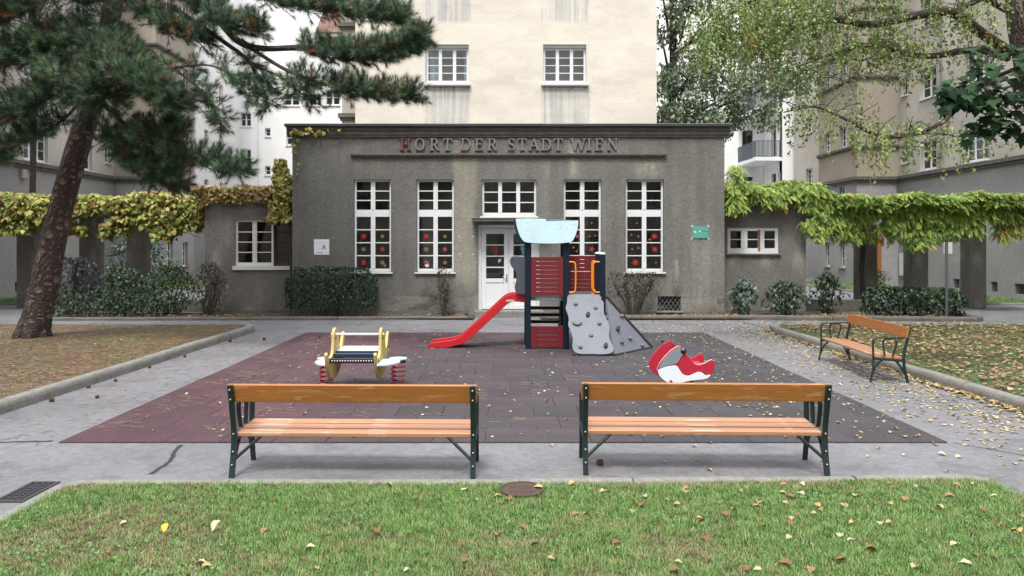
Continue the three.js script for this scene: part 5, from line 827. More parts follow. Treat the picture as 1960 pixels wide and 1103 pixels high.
// ---------------------------------------------------------------- play tower with slide and climbing wall
{
  const scuff = tex(512, 512, (u, v) => { const d = fbm(u * 5, v * 5, 4, 631, 5), f = vnoise(u * 150, v * 150, 632, 150), l = smooth(0.72, 0.8, vnoise(u * 9, v * 120, 633, 1)), sp = smooth(0.68, 0.76, fbm(u * 30, v * 30, 3, 634, 30)); const k = 0.84 + 0.24 * d + 0.05 * (f - 0.5) - 0.16 * sp - 0.1 * l * d; return [k, k, k]; });
  const t = thing('play_tower', 'playground tower with pale blue roof, red slide and grey climbing wall', 'playground tower');
  const navy = pmat([0.004, 0.012, 0.024], 0.5, { specularIntensity: 0.6 }), red = pmat([0.15, 0.01, 0.016], 0.5, { map: scaled(woodTone(), 0.7, 3), bumpMap: scaled(grain, 0.7, 6), bumpScale: 0.001 });
  function woodTone() { return tex(512, 128, (u, v) => { const k = 0.75 + 0.5 * fbm(u * 5, v * 26, 4, 601); const w = smooth(0.62, 0.74, fbm(u * 22, v * 18, 4, 602)); return [mix(k, 1.5, w * 0.25), mix(k, 3.2, w * 0.2), mix(k, 3.2, w * 0.2)]; }); }  // grain tone; the pale flecks double as painted glints on the boards
  const slideRed = pmat([0.52, 0.013, 0.02], 0.4, { map: scaled(scuff, 0.9), clearcoat: 0.2, clearcoatRoughness: 0.35 }), grey = mat([0.066, 0.074, 0.094], 0.55, { map: scaled(scuff, 1.3) }), pale = pmat([0.54, 0.73, 0.79], 0.4, { map: scaled(scuff, 0.8) }), orange = pmat([0.8, 0.26, 0.015], 0.4), black = mat([0.02, 0.02, 0.022], 0.5), hpl = mat([0.155, 0.165, 0.2], 0.6, { map: tex(512, 512, (u, v) => { const k = 0.86 + 0.28 * fbm(u * 5, v * 5, 4, 611, 5) + 0.08 * (vnoise(u * 90, v * 90, 612, 90) - 0.5) - 0.14 * smooth(0.62, 0.7, fbm(u * 24, v * 24, 3, 613, 24)); return [k, k, k]; }, { repeat: [0.7, 0.7] }) });
  const zf = -13.3, zb = -13.95, xl = 0.385, xr = 1.058, xe = 1.7;
  const post = (x, z, h, cap) => { part('post', rbox(0.1, h, 0.1, 0.012, x, h / 2, z), navy, t); if (cap) part('post_cap', plain(new THREE.SphereGeometry(0.062, 12, 6, 0, 6.3, 0, 1.57).scale(1, 0.6, 1).translate(x, h - 0.004, z)), pale, t); };
  post(xl, zf, 2.0); post(xr, zf, 2.0); post(xl, zb, 2.0); post(xr, zb, 2.0); post(xe, zf, 1.69, true); post(xe, zb, 1.69, true);
  const deckM = mat([0.16, 0.165, 0.18], 0.7);
  part('deck', rbox(xr - xl + 0.04, 0.07, 0.62, 0.008, (xl + xr) / 2, 0.9, (zf + zb) / 2), deckM, t);
  part('deck', rbox(xe - xr - 0.06, 0.06, 0.62, 0.008, (xr + xe) / 2, 0.89, (zf + zb) / 2), deckM, t);
  // slatted red panels: each board a piece
  function panel(x0, x1, y0, y1, z, n, stiles) {
    const g = new THREE.Group(); g.name = 'board_panel'; t.add(g); const h = (y1 - y0) / n, r = rng(Math.round(x0 * 100 + y0 * 10));
    for (let k = 0; k < n; k++) part('board', rbox(x1 - x0, h - 0.008, 0.032, 0.006, (x0 + x1) / 2, y0 + h * (k + 0.5), z + (r() - 0.5) * 0.004), red, g);
    if (stiles) for (const x of [x0 + 0.045, x1 - 0.045]) part('stile', rbox(0.085, y1 - y0, 0.024, 0.005, x, (y0 + y1) / 2, z + 0.029), red, g);
  }
  panel(xl + 0.05, xr - 0.05, 0.955, 1.64, zf + 0.0, 9, true); panel(xl + 0.05, xr - 0.05, 0.03, 0.42, zf + 0.0, 5, true);
  panel(xr + 0.05, xe - 0.05, 0.99, 1.655, zb, 9, true);
  // stair treads at the back
  for (const y of [0.67, 0.53, 0.385, 0.22]) part('tread', rbox(0.6, 0.055, 0.16, 0.01, 0.7, y, -14.05 - (0.75 - y) * 0.9), black, t);
  for (const x of [0.385, 1.015]) part('stringer', extr(shapeOf([[0, 0.8], [0.12, 0.8], [0.72, 0.0], [0.56, 0.0]]), 0.035).rotateY(Math.PI / 2).translate(x - 0.018, 0, -14.0), mat([0.25, 0.26, 0.28], 0.6), t);
  part('bright_gap_strip', merge([0.67, 0.53, 0.385].map((y) => rbox(0.58, 0.012, 0.05, 0.003, 0.7, y + 0.034, -13.98 - (0.75 - y) * 0.9))), M.oldWhite, t);  // white strips painted in for the bright path seen between the treads
  // roof: two bowed pale panels leaning together with a dark ridge and a painted reflection wedge
  const roofS = splineShape([[-0.565, 0.43], [-0.545, 0.3], [-0.49, 0.13], [-0.42, 0.035], [-0.3, 0.008], [0, -0.005], [0.3, 0.008], [0.42, 0.035], [0.48, 0.13], [0.525, 0.28], [0.53, 0.4], [0.48, 0.405], [0.2, 0.42], [-0.2, 0.436], [-0.5, 0.436]], 120);
  for (const [z, rx] of [[zf + 0.1, -0.1], [zb - 0.08, 0.1]]) part('roof_panel', extr(roofS, 0.03, 0.006), pale, t, [0.73, 1.875, z], [rx, 0, 0]);
  part('roof_edge', extr(roofS, 0.04, 0.004), mat([0.006, 0.01, 0.04], 0.5), t, [0.69, 1.872, zf + 0.05], [-0.1, 0, 0]);
  part('roof_lining', rbox(0.9, 0.03, 0.6, 0.01, 0.73, 2.27, (zf + zb) / 2 + 0.01), mat([0.015, 0.03, 0.16], 0.5), t);
  part('roof_reflection', extr(shapeOf([[-0.03, 0.43], [0.5, 0.402], [0.3, 0.4], [-0.03, 0.392]]), 0.036), mat([0.012, 0.03, 0.17], 0.5), t, [0.73, 1.875, zf + 0.1], [-0.1, 0, 0]);  // dark blue wedge painted in as a reflection on the roof panel
  // wavy grey guards at the slide
  const guard = splineShape([[0, 0.02], [0, 0.3], [0, 0.63], [-0.06, 0.655], [-0.17, 0.665], [-0.25, 0.655], [-0.285, 0.58], [-0.26, 0.5], [-0.2, 0.42], [-0.165, 0.3], [-0.17, 0.19], [-0.195, 0.1], [-0.17, 0.03], [-0.08, 0.0]], 110);
  for (const z of [zf - 0.03, zb + 0.01]) part('guard_panel', extr(guard, 0.02, 0.004), grey, t, [xl - 0.035, 0.975, z]);
  part('guard_bolt', merge([ball(0.012, xl - 0.26, 1.6, zf - 0.004, 8), ball(0.012, xl - 0.14, 0.99, zf - 0.004, 8)]), black, t);
  // slide
  const upper = [[0.37, 0.963], [0.15, 0.982], [0.02, 0.955], [-0.1, 0.87], [-0.46, 0.535], [-0.8, 0.235], [-0.95, 0.165], [-1.12, 0.138], [-1.33, 0.112]], lower = [[-1.4, 0.06], [-1.38, 0.01], [-1.3, 0.0], [-1.06, 0.022], [-0.9, 0.06], [-0.72, 0.125], [-0.38, 0.425], [-0.02, 0.76], [0.06, 0.82], [0.15, 0.842], [0.37, 0.825]];
  const uc = new THREE.SplineCurve(upper.map((p) => new THREE.Vector2(...p))).getPoints(60), lc = new THREE.SplineCurve(lower.map((p) => new THREE.Vector2(...p))).getPoints(60);
  const sd = new THREE.Shape([...uc, ...lc]); const s = new THREE.Group(); s.name = 'slide'; t.add(s);
  for (const z of [-13.42, -13.88]) part('slide_side', extr(sd, 0.035, 0.008), slideRed, s, [0, 0, z]);
  const lowAt = (x) => { let b = lc[0]; for (let i = 1; i < lc.length; i++) if (lc[i].x >= x && lc[i - 1].x <= x) { const f = (x - lc[i - 1].x) / (lc[i].x - lc[i - 1].x || 1); return mix(lc[i - 1].y, lc[i].y, f); } return b.y; };
  const bedPts = uc.map((p) => [p.x, mix(p.y, lowAt(p.x), 0.55)]); const bed = new THREE.Shape([...bedPts.map((p) => new THREE.Vector2(...p)), ...bedPts.slice().reverse().map(([x, y]) => new THREE.Vector2(x, y - 0.02))]);
  part('slide_bed', extr(bed, 0.43), slideRed, s, [0, 0, -13.85]);
  part('maker_plate', box(0.15, 0.035, 0.004, 0.07, 0.86, -13.373), mat([0.45, 0.42, 0.3], 0.5), s); part('slide_foot', merge([rod(V(-1.2, 0.02, -13.36), V(-1.2, 0.02, -13.9), 0.02)]), black, s);
  // climbing wall: wavy sloping front panel and triangular flank with holds
  const cl = new THREE.Group(); cl.name = 'climbing_wall'; t.add(cl);
  const Hn = 1.26, slopeAng = Math.atan2(0.83, 0.94), front = splineShape([[-0.31, 1.24], [-0.33, 1.18], [-0.345, 1.05], [-0.37, 0.96], [-0.34, 0.82], [-0.33, 0.72], [-0.345, 0.6], [-0.3, 0.42], [-0.285, 0.3], [-0.3, 0.16], [-0.27, 0.06], [-0.2, 0.02], [0, 0.012], [0.28, 0.015], [0.37, 0.06], [0.385, 0.14], [0.345, 0.28], [0.335, 0.42], [0.36, 0.55], [0.33, 0.7], [0.29, 0.83], [0.295, 0.98], [0.3, 1.08], [0.255, 1.16], [0.245, 1.24], [0.1, 1.255], [-0.15, 1.255]], 160);
  const fp = new THREE.Group(); part('front_panel', extr(front, 0.028, 0.006), hpl, cl, [1.4, 0.02, zf + 0.86], [-slopeAng, 0, 0]);
  const onFront = (u, v, out = 0) => { const c = Math.cos(slopeAng), q = Math.sin(slopeAng); return V(1.4 + u, 0.02 + v * c + out * q, zf + 0.86 - v * q + out * c); };
  const hold = (p, n, kind, i) => { const q = new THREE.Quaternion().setFromUnitVectors(V(0, 0, 1), n); let g; if (kind === 'face') g = merge([plain(new THREE.SphereGeometry(0.042, 10, 8).scale(0.9, 1.05, 0.75)), plain(new THREE.TorusGeometry(0.018, 0.012, 6, 10).translate(0.006, 0.02, 0.03)), plain(new THREE.TorusGeometry(0.014, 0.01, 6, 10).translate(-0.01, -0.02, 0.03))]); else if (kind === 'bar') g = plain(new THREE.TorusGeometry(0.07, 0.024, 8, 14, 2.4).rotateZ(Math.PI + 0.37).translate(0, 0.055, 0.012)); else g = plain(new THREE.SphereGeometry(0.036, 12, 9).scale(1.05, 0.95, 0.95)); g.applyQuaternion(q); part('climbing_hold', g, [mat([0.13, 0.1, 0.11], 0.6), mat([0.16, 0.15, 0.14], 0.6), mat([0.04, 0.042, 0.045], 0.6)][kind === 'face' ? 2 : i % 2], cl, [p.x, p.y, p.z]); };
  const nf = V(0, Math.sin(slopeAng), Math.cos(slopeAng));
  [[-0.19, 1.03, 'ball'], [0.15, 0.95, 'ball'], [0.005, 0.8, 'face'], [-0.19, 0.61, 'bar'], [0.19, 0.615, 'ball'], [0.03, 0.375, 'ball'], [-0.165, 0.14, 'ball'], [0.255, 0.165, 'face']].forEach(([u, v, k], i) => hold(onFront(u, v, 0.04), nf, k, i));
  part('front_edge', tube([onFront(-0.3, 0.05, -0.02), onFront(0, 0.0, -0.03), onFront(0.38, 0.05, -0.02)], 0.03, 16, 8), black, cl);
  const A = V(1.77, 0.93, zf), Bq = V(1.8, 0.02, zf + 0.83), C = V(2.6, 0.02, zf - 0.12), nn = Bq.clone().sub(A).cross(C.clone().sub(A)).normalize();
  { const e = (p, o) => p.clone().addScaledVector(nn, o); const V6 = [e(A, 0), e(Bq, 0), e(C, 0), e(A, -0.03), e(Bq, -0.03), e(C, -0.03)], f = [0, 1, 2, 3, 5, 4, 0, 3, 4, 0, 4, 1, 1, 4, 5, 1, 5, 2, 2, 5, 3, 2, 3, 0], pos = []; f.forEach((i) => pos.push(V6[i].x, V6[i].y, V6[i].z)); const g = new THREE.BufferGeometry(); g.setAttribute('position', new THREE.Float32BufferAttribute(pos, 3)); g.computeVertexNormals(); part('flank_panel', muv(g), hpl, cl); }
  part('flank_edge', merge([rod(A, C, 0.03), rod(Bq.clone().add(V(0, 0.0, 0)), C, 0.026)]), black, cl);
  const onFl = (a, b2, o = 0.03) => A.clone().addScaledVector(Bq.clone().sub(A), a).addScaledVector(C.clone().sub(A), b2).addScaledVector(nn, o);
  [[0.08, 0.3, 'ball'], [0.45, 0.14, 'face'], [0.36, 0.42, 'ball'], [0.62, 0.2, 'ball'], [0.22, 0.72, 'ball']].forEach(([a, b2, k], i) => hold(onFl(a, b2), nn, k, i + 1));
  // orange grab rails and clamps
  const grab = (x, z, d) => part('grab_rail', tube([V(x, 1.55, z), V(x + d * 0.07, 1.55, z), V(x + d * 0.115, 1.53, z), V(x + d * 0.125, 1.47, z), V(x + d * 0.125, 1.12, z), V(x + d * 0.115, 1.04, z), V(x + d * 0.07, 1.015, z), V(x, 1.015, z)], 0.014, 60, 8), orange, t);
  grab(xr + 0.04, zf + 0.02, 1); grab(xe - 0.04, zf + 0.02, -1); grab(xe - 0.06, zb + 0.08, -0.5); 
  for (const [x, y, z] of [[xr + 0.055, 0.88, zf + 0.05], [xe - 0.05, 0.88, zf + 0.05], [xe - 0.1, 0.96, zb + 0.04]]) part('clamp', merge([rbox(0.05, 0.12, 0.05, 0.012, x, y, z), ball(0.014, x, y + 0.03, z + 0.028, 8), ball(0.014, x, y - 0.03, z + 0.028, 8)]), orange, t);
}

// ---------------------------------------------------------------- spring rockers
const springGeo = (R, h, turns, wire = 0.012) => { const P = []; for (let i = 0; i <= turns * 20; i++) { const a = i / 20 * 6.283; P.push(V(Math.cos(a) * R, i / (turns * 20) * h, Math.sin(a) * R)); } return plain(new THREE.TubeGeometry(new THREE.CatmullRomCurve3(P), turns * 24, wire, 6)); };
const springRed = pmat([0.3, 0.012, 0.03], 0.4, { clearcoat: 0.4, clearcoatRoughness: 0.3 });
{
  const t = thing('double_rocker', 'four seat spring rocker with yellow side panels and pale blue foot plates', 'spring rocker', [0, 0, 0]);
  const yel = mat([0.5, 0.38, 0.14], 0.55, { map: tex(256, 256, (u, v) => { const k = 0.88 + 0.26 * fbm(u * 4, v * 14, 3, 621); return [k, k * (0.98), k * 0.95]; }) }), pale = pmat([0.55, 0.72, 0.76], 0.4), navy = mat([0.015, 0.024, 0.05], 0.5), white = pmat([0.75, 0.76, 0.78], 0.35), black = mat([0.015, 0.015, 0.017], 0.5);
  // side panel outline [z towards the viewer, y]
  const side = splineShape([[0.52, 0.5], [0.5, 0.43], [0.47, 0.36], [0.42, 0.28], [0.33, 0.2], [0.2, 0.16], [0.05, 0.155], [-0.12, 0.19], [-0.26, 0.26], [-0.36, 0.36], [-0.42, 0.46], [-0.46, 0.6], [-0.47, 0.68], [-0.42, 0.66], [-0.34, 0.55], [-0.26, 0.48], [-0.18, 0.52], [-0.15, 0.62], [-0.14, 0.72], [-0.06, 0.765], [0.06, 0.785], [0.12, 0.74], [0.15, 0.6], [0.2, 0.48], [0.32, 0.445], [0.43, 0.46], [0.49, 0.53]], 180);
  for (const x of [-2.2, -1.6]) part('side_panel', extr(side, 0.026, 0.006).rotateY(-Math.PI / 2), yel, t, [x + 0.013, 0.01, -9.68]);
  part('grab_bar', rod(V(-2.24, 0.715, -9.62), V(-1.56, 0.715, -9.62), 0.016, 0.016, 10), white, t);
  part('seat_plate', rbox(0.57, 0.025, 0.44, 0.01, -1.9, 0.49, -9.88), white, t);
  part('seat_rail', merge([rbox(0.57, 0.03, 0.03, 0.008, -1.9, 0.485, -9.64), rbox(0.57, 0.05, 0.03, 0.008, -1.9, 0.46, -9.5)]), navy, t);
  part('tread_plate', rbox(0.57, 0.02, 0.13, 0.006, -1.9, 0.462, -9.57), mat([0.12, 0.2, 0.34], 0.5), t);
  part('tread_bar', rbox(0.57, 0.06, 0.035, 0.01, -1.9, 0.425, -9.3), black, t);
  part('tread_stud', merge([...Array(16)].map((_, i) => ball(0.009, -2.15 + i * 0.0325, 0.425, -9.281, 6))), white, t);
  // foot plates outside the panels
  const foot = splineShape([[0, -0.22], [0.1, -0.2], [0.22, -0.08], [0.25, 0.05], [0.2, 0.16], [0.1, 0.22], [0, 0.22]], 60);
  for (const [x, s] of [[-2.21, -1], [-1.585, 1]]) for (const z of [-9.42]) part('foot_plate', extr(s > 0 ? foot : splineShape([[0, -0.2], [-0.08, -0.18], [-0.16, -0.08], [-0.19, 0.04], [-0.15, 0.14], [-0.08, 0.19], [0, 0.2]], 60), 0.018, 0.004).rotateX(-Math.PI / 2), pale, t, [x, 0.375 + (z < -9.6 ? 0.012 : 0.0), z]);
  for (const x of [-2.36, -1.42]) { const s = new THREE.Group(); s.name = 'spring_mount'; t.add(s); part('spring', springGeo(0.085, 0.29, 5, 0.013), springRed, s, [x, 0.03, -9.86]); part('top_disc', cyl(0.1, 0.1, 0.045, 18, x, 0.315, -9.86), black, s); part('seat_disc', plain(new THREE.CylinderGeometry(0.12, 0.12, 0.018, 24).scale(1, 1, 0.85).translate(x, 0.367, -9.86)), pale, s); part('ground_plate', cyl(0.12, 0.12, 0.03, 18, x, 0.012, -9.86), black, s); }
  part('cross_beam', rbox(1.1, 0.05, 0.09, 0.01, -1.89, 0.345, -9.86), navy, t);
  part('bolt', merge([[-2.18, 0.67, -9.6], [-1.58, 0.67, -9.6], [-2.18, 0.42, -9.28], [-1.58, 0.42, -9.28], [-1.58, 0.5, -10.02]].map(([x, y, z]) => ball(0.014, x, y, z, 8))), black, t);
}
{
  const t = thing('duck_rocker', 'red white and grey single spring rocker shaped like a bird', 'spring rocker');
  const redP = pmat([0.42, 0.016, 0.04], 0.42), greyP = pmat([0.2, 0.23, 0.26], 0.5), whiteP = pmat([0.7, 0.76, 0.8], 0.38), black = pmat([0.012, 0.013, 0.02], 0.2, { clearcoat: 0.6 }), edge = mat([0.75, 0.7, 0.7], 0.5);
  // outline read on the near panel; metres, origin under the middle
  const cx = 805, k = 1 / (7.877 * 151.5), Y = (py) => 1.87 - ((620 + py / 7.877) - 467) / 151.5, X = (px) => ((1200 + px / 7.877) - 969) / 151.5;
  const P = (a) => a.map(([x, y]) => [X(x), Y(y)]);
  const body = P([[395, 645], [440, 545], [520, 445], [620, 350], [715, 297], [760, 320], [800, 385], [840, 425], [900, 500], [950, 555], [1010, 572], [1100, 548], [1205, 500], [1242, 540], [1245, 600], [1215, 680], [1170, 745], [1090, 788], [950, 805], [800, 830], [640, 855], [560, 845], [480, 800], [430, 750], [400, 695]]);
  const zN = -9.28, zF = -9.8;
  const sh0 = splineShape(body, 160);
  part('side_panel', extr(sh0, 0.022, 0.006), redP, t, [0, 0, zN]); part('side_panel', extr(sh0, 0.022, 0.006), redP, t, [0, 0, zF]);
  part('edge_strip', extr(sh0, 0.012, 0), edge, t, [0, 0.003, zN - 0.006]);
  const greyS = splineShape(P([[420, 622], [470, 520], [560, 420], [650, 345], [715, 312], [760, 345], [795, 395], [740, 460], [690, 545], [560, 580]]), 90); part('wing_patch', extr(greyS, 0.008, 0.002), greyP, t, [0, 0, zN + 0.03]);
  const whiteS = splineShape(P([[402, 650], [470, 615], [560, 590], [680, 585], [720, 640], [770, 705], [840, 730], [920, 705], [1000, 675], [1060, 690], [1110, 725], [1175, 715], [1150, 752], [1085, 778], [900, 800], [640, 845], [560, 832], [480, 785], [425, 725]]), 150); part('belly_patch', extr(whiteS, 0.008, 0.002), whiteP, t, [0, 0, zN + 0.031]);
  part('handle_knob', merge([ball(0.042, X(780), Y(368), zN + 0.02, 16)]), black, t); part('handle_bar', rod(V(X(780), Y(368), zN), V(X(780), Y(368), zF), 0.014), black, t);
  part('seat', rbox(0.26, 0.025, zN - zF - 0.02, 0.008, X(1010), Y(625), (zN + zF) / 2 + 0.01), mat([0.4, 0.03, 0.05], 0.5), t);
  part('cross_plate', rbox(0.3, 0.03, zN - zF - 0.02, 0.008, X(880), Y(770), (zN + zF) / 2 + 0.01), black, t);
  part('bolt', merge([[595, 815], [868, 690], [1090, 680]].map(([x, y], i) => ball(i ? 0.011 : 0.02, X(x), Y(y), zN + 0.04, 10))), black, t); part('bolt', ball(0.022, X(600), Y(300), zF + 0.03, 10), black, t);
  const sx = X(900); part('spring', springGeo(0.1, Y(780) - 0.04, 4, 0.013), springRed, t, [sx, 0.03, (zN + zF) / 2]); part('ground_plate', cyl(0.13, 0.13, 0.03, 18, sx, 0.012, (zN + zF) / 2), black, t);
}

// ---------------------------------------------------------------- small things
{
  const s = thing('sign_post', 'grey metal post with a small plate turned away, standing in the low hedge', 'sign', [10.95, 0.045, -18.7]);
  part('post', cyl(0.034, 0.034, 1.84, 12), mat([0.14, 0.15, 0.18], 0.5, { metalness: 0.4 }), s); part('post_cap', ball(0.036, 0, 1.84, 0, 10), M.gutter, s);
  part('plate', rbox(0.22, 0.28, 0.006, 0.002, 0.06, 1.72, -0.045), M.oldWhite, s);
}
{
  const g = thing('drain_grate', 'dark iron drain grate set in the asphalt beside the lawn corner', 'drain', [-3.6, 0, -5.66]);
  part('frame', merge([span(-0.11, 0.11, 0.001, 0.012, -0.23, -0.2), span(-0.11, 0.11, 0.001, 0.012, 0.2, 0.23), span(-0.11, -0.088, 0.001, 0.012, -0.2, 0.2), span(0.088, 0.11, 0.001, 0.012, -0.2, 0.2)]), mat([0.09, 0.085, 0.09], 0.6, { metalness: 0.5 }), g);
  const bars = []; for (let i = 1; i < 10; i++) bars.push(span(-0.088, 0.088, 0.002, 0.01, -0.2 + i * 0.04 - 0.007, -0.2 + i * 0.04 + 0.007)); for (let i = 1; i < 4; i++) bars.push(span(-0.088 + i * 0.044 - 0.006, -0.088 + i * 0.044 + 0.006, 0.001, 0.0095, -0.2, 0.2));
  part('bars', merge(bars), mat([0.075, 0.07, 0.08], 0.6, { metalness: 0.5 }), g); part('pit_shade', box(0.178, 0.002, 0.402, 0, 0.0015, 0), mat([0.008, 0.008, 0.008], 1), g);  // flat black sheet painted in as the shade below the bars
}
{
  const m = thing('manhole_cover', 'round rusty iron cover in the lawn between the two benches', 'cover', [0.12, 0.028, -5.56]);
  const rust = mat([0.1, 0.065, 0.055], 0.8, { bumpMap: scaled(grain, 4), bumpScale: 0.004 });
  part('rim', plain(new THREE.TorusGeometry(0.155, 0.012, 6, 40).rotateX(Math.PI / 2).scale(1, 0.7, 1).translate(0, 0.03, 0)), rust, m);
  part('lid', cyl(0.146, 0.146, 0.03, 36), rust, m); const st = []; for (let i = -4; i <= 4; i++) for (let j = -4; j <= 4; j++) if (i * i + j * j < 15) st.push(box(0.016, 0.006, 0.016, i * 0.029 + (j % 2 ? 0.006 : 0), 0.033, j * 0.029)); part('tread_pattern', merge(st), rust, m);
}
{
  const b = thing('wheelie_bin', 'dark green plastic bin beside the shaded pillars', 'bin', [-14.95, 0, -26.6]);
  const gp = mat([0.01, 0.07, 0.035], 0.5); part('body', plain(new THREE.CylinderGeometry(0.36, 0.29, 1.0, 4, 1).rotateY(Math.PI / 4).translate(0, 0.56, 0)), gp, b); part('lid', rbox(0.56, 0.06, 0.62, 0.03, 0, 1.09, 0), gp, b); for (const s of [-1, 1]) part('wheel', plain(new THREE.CylinderGeometry(0.1, 0.1, 0.05, 16).rotateZ(Math.PI / 2).translate(s * 0.24, 0.1, -0.2)), M.gutter, b);
}
// pine cones on the paths
{
  const coneG = (() => { const out = [plain(new THREE.SphereGeometry(0.024, 8, 8).scale(1, 1.45, 1))]; for (let k = 0; k < 6; k++) for (let i = 0; i < 8; i++) { const a = i / 8 * 6.283 + k * 0.4, y = -0.026 + k * 0.0105, R = 0.026 * Math.sqrt(Math.max(0.1, 1 - (y / 0.04) ** 2)); out.push(box(0.012, 0.004, 0.012).rotateZ(0.5).translate(R, 0, 0).rotateY(a).translate(0, y, 0)); } return merge(out).rotateZ(Math.PI / 2).translate(0, 0.026, 0); })();
  const cm = mat([0.11, 0.06, 0.04], 0.9), r = rng(701);
  [[0.79, -6.35, 'pine cone by the leg of the park bench'], [-5.3, -10.2, 'pine cone on the asphalt along the pine bed kerb'], [-5.42, -9.75, 'pine cone on the asphalt along the pine bed kerb'], [-5.36, -11.3, 'pine cone on the asphalt along the pine bed kerb'], [-5.3, -12.4, 'pine cone on the asphalt along the pine bed kerb'], [-5.38, -8.9, 'pine cone on the asphalt along the pine bed kerb'], [-5.25, -14.3, 'pine cone on the asphalt along the pine bed kerb'], [-4.7, -14.6, 'pine cone on bare asphalt between kerb and rubber mat'], [-4.95, -9.1, 'pine cone on bare asphalt between kerb and rubber mat'], [-3.7, -14.9, 'pine cone on the maroon corner of the rubber mat']].forEach(([x, z, l]) => { const o = solo('pine_cone', coneG, cm, l, 'pine cone', [x, z < -7 && x > -4.2 ? 0.014 : 0.002, z], 'pine cones on the ground'); o.rotation.y = r() * 6.28; o.scale.setScalar(0.62 + 0.3 * r()); });
}

// ---------------------------------------------------------------- grass
{
  const blade = (h, w, lean, a, x, z) => { const p = []; const dx = Math.cos(a), dz = Math.sin(a), pts = [0, 0.55, 1].map((t) => V(x + dx * lean * t * t, h * t, z + dz * lean * t * t)); const s = V(-dz, 0, dx).multiplyScalar(w / 2); const q = [pts[0].clone().sub(s), pts[0].clone().add(s), pts[1].clone().sub(s.clone().multiplyScalar(0.7)), pts[1].clone().add(s.clone().multiplyScalar(0.7)), pts[2]]; for (const i of [0, 1, 2, 1, 3, 2, 2, 3, 4]) p.push(q[i].x, q[i].y, q[i].z); return p; };
  const tuft = (seed, n, h) => { const r = rng(seed), pos = []; for (let i = 0; i < n; i++) pos.push(...blade(h * (0.5 + 0.7 * r()), 0.0027 + 0.0016 * r(), h * (0.2 + 0.8 * r()), r() * 6.28, (r() - 0.5) * 0.05, (r() - 0.5) * 0.05)); const g = new THREE.BufferGeometry(); g.setAttribute('position', new THREE.Float32BufferAttribute(pos, 3)); g.computeVertexNormals(); return plain(g); };
  const gm = pmat([1, 1, 1], 0.65, { transmission: 0.1, thickness: 0, side: THREE.DoubleSide });
  const lawn = (name, label, seed, n, region, h, pal, y, blades = 12) => { const r = rng(seed), list = [], cols = []; for (let i = 0; i < n; i++) { const q = region(r); if (!q) continue; const [x, z, d = 0] = q, s = 0.6 + 0.7 * r(); list.push(M4(V(x, y, z), Q((r() - 0.5) * 0.3, r() * 6.28, (r() - 0.5) * 0.3), V(s, s * (1 - 0.45 * d), s))); cols.push(vary(r() < d ? pick([[2, [0.3, 0.24, 0.12]], [1, [0.22, 0.17, 0.09]], [1, [0.16, 0.16, 0.06]]], r) : pick(pal, r), r, 0.3)); } const o = copies(numbered(name), tuft(seed, blades, h), gm, scene, list, cols); tag(o, label, null, null, 'stuff'); };
  const green = [[3, [0.125, 0.25, 0.052]], [2, [0.19, 0.33, 0.09]], [1, [0.085, 0.18, 0.04]], [1, [0.3, 0.34, 0.14]]];
  const dry = (x, z) => clamp(0.6 * smooth(0.52, 0.72, fbm(x * 0.9 + 3, z * 1.3, 4, 801)) + 0.12 + 0.5 * smooth(-5.4, -5.68, z) * smooth(-2.6, -3.3, x) + 0.4 * smooth(-5.62, -5.76, z));
  lawn('front_grass', 'short green grass with dry patches on the front lawn', 811, 52000, (r) => { const x = -3.34 + r() * 7.1, z = -5.86 + Math.pow(r(), 1.1) * 3.2; if (z < -5.74 - 0.03 * clamp(x, 0, 4)) return null; if (Math.hypot(x - 0.12, z + 5.56) < 0.17) return null; const d = dry(x, z); if (r() < 0.3 * d) return null; return [x, z, d * 0.8]; }, 0.037, green, 0.028, 13);
  lawn('leaf_bed_grass', 'sparse grass between fallen leaves under the birch', 812, 9000, (r) => { const x = 5.95 + r() * 6.5, z = -16.5 + r() * 9.5, d = fbm(x * 0.8, z * 0.9, 3, 803); if (r() > smooth(0.3, 0.6, d) * 0.8 + 0.12) return null; return [x, z, 0.35]; }, 0.06, green, 0.088, 9);
  lawn('pine_bed_grass', 'thin dry grass tufts among the pine needles', 813, 12000, (r) => { const x = -5.7 - r() * 8, z = -16.4 + r() * 9.5, d = fbm(x * 0.9, z * 0.9, 4, 804) + 0.1 * smooth(-13, -16, z); if (r() > smooth(0.48, 0.72, d) * 0.85) return null; return [x, z, 0.55]; }, 0.05, green, 0.098, 8);
  for (const s of [-1, 1]) lawn('back_grass', s < 0 ? 'green grass strip glimpsed behind the yellowing vine' : 'green grass strip glimpsed behind the bright green vine', 814 + s, 5200, (r) => [s * (13.55 + r() * 3.1), -23.2 - r() * 10, 0.05], 0.1, green, 0.048, 8);
  { // clover and weeds between the blades
    const r = rng(816), list = [], cols = []; for (let i = 0; i < 5200; i++) { const x = -3.3 + r() * 7, z = -5.7 + r() * 2.4; if (fbm(x * 1.8, z * 1.8, 3, 807) < 0.56 - 0.05 * smooth(-1, 3, x)) continue; list.push(M4(V(x, 0.045 + 0.012 * r(), z), Q(-1.3 + (r() - 0.5) * 0.8, r() * 6.28, (r() - 0.5) * 0.6), 0.014 + 0.014 * r())); cols.push(vary([0.1, 0.22, 0.06], r, 0.35)); }
    tag(copies('lawn_clover', roundLeaf, M.leaf, scene, list, cols), 'small round clover leaves in patches on the front lawn', null, null, 'stuff');
  }
  // dry needles lying on bed, path and mat
  const nd = plain(new THREE.BoxGeometry(0.1, 0.0018, 0.0022)), nr = rng(821), nl = [], nc = [];
  const heaps = []; for (let i = 0; i < 90; i++) heaps.push([-4.1 + nr() * 5.6 * nr() * 1.2, -7.4 - nr() * 7.8]);
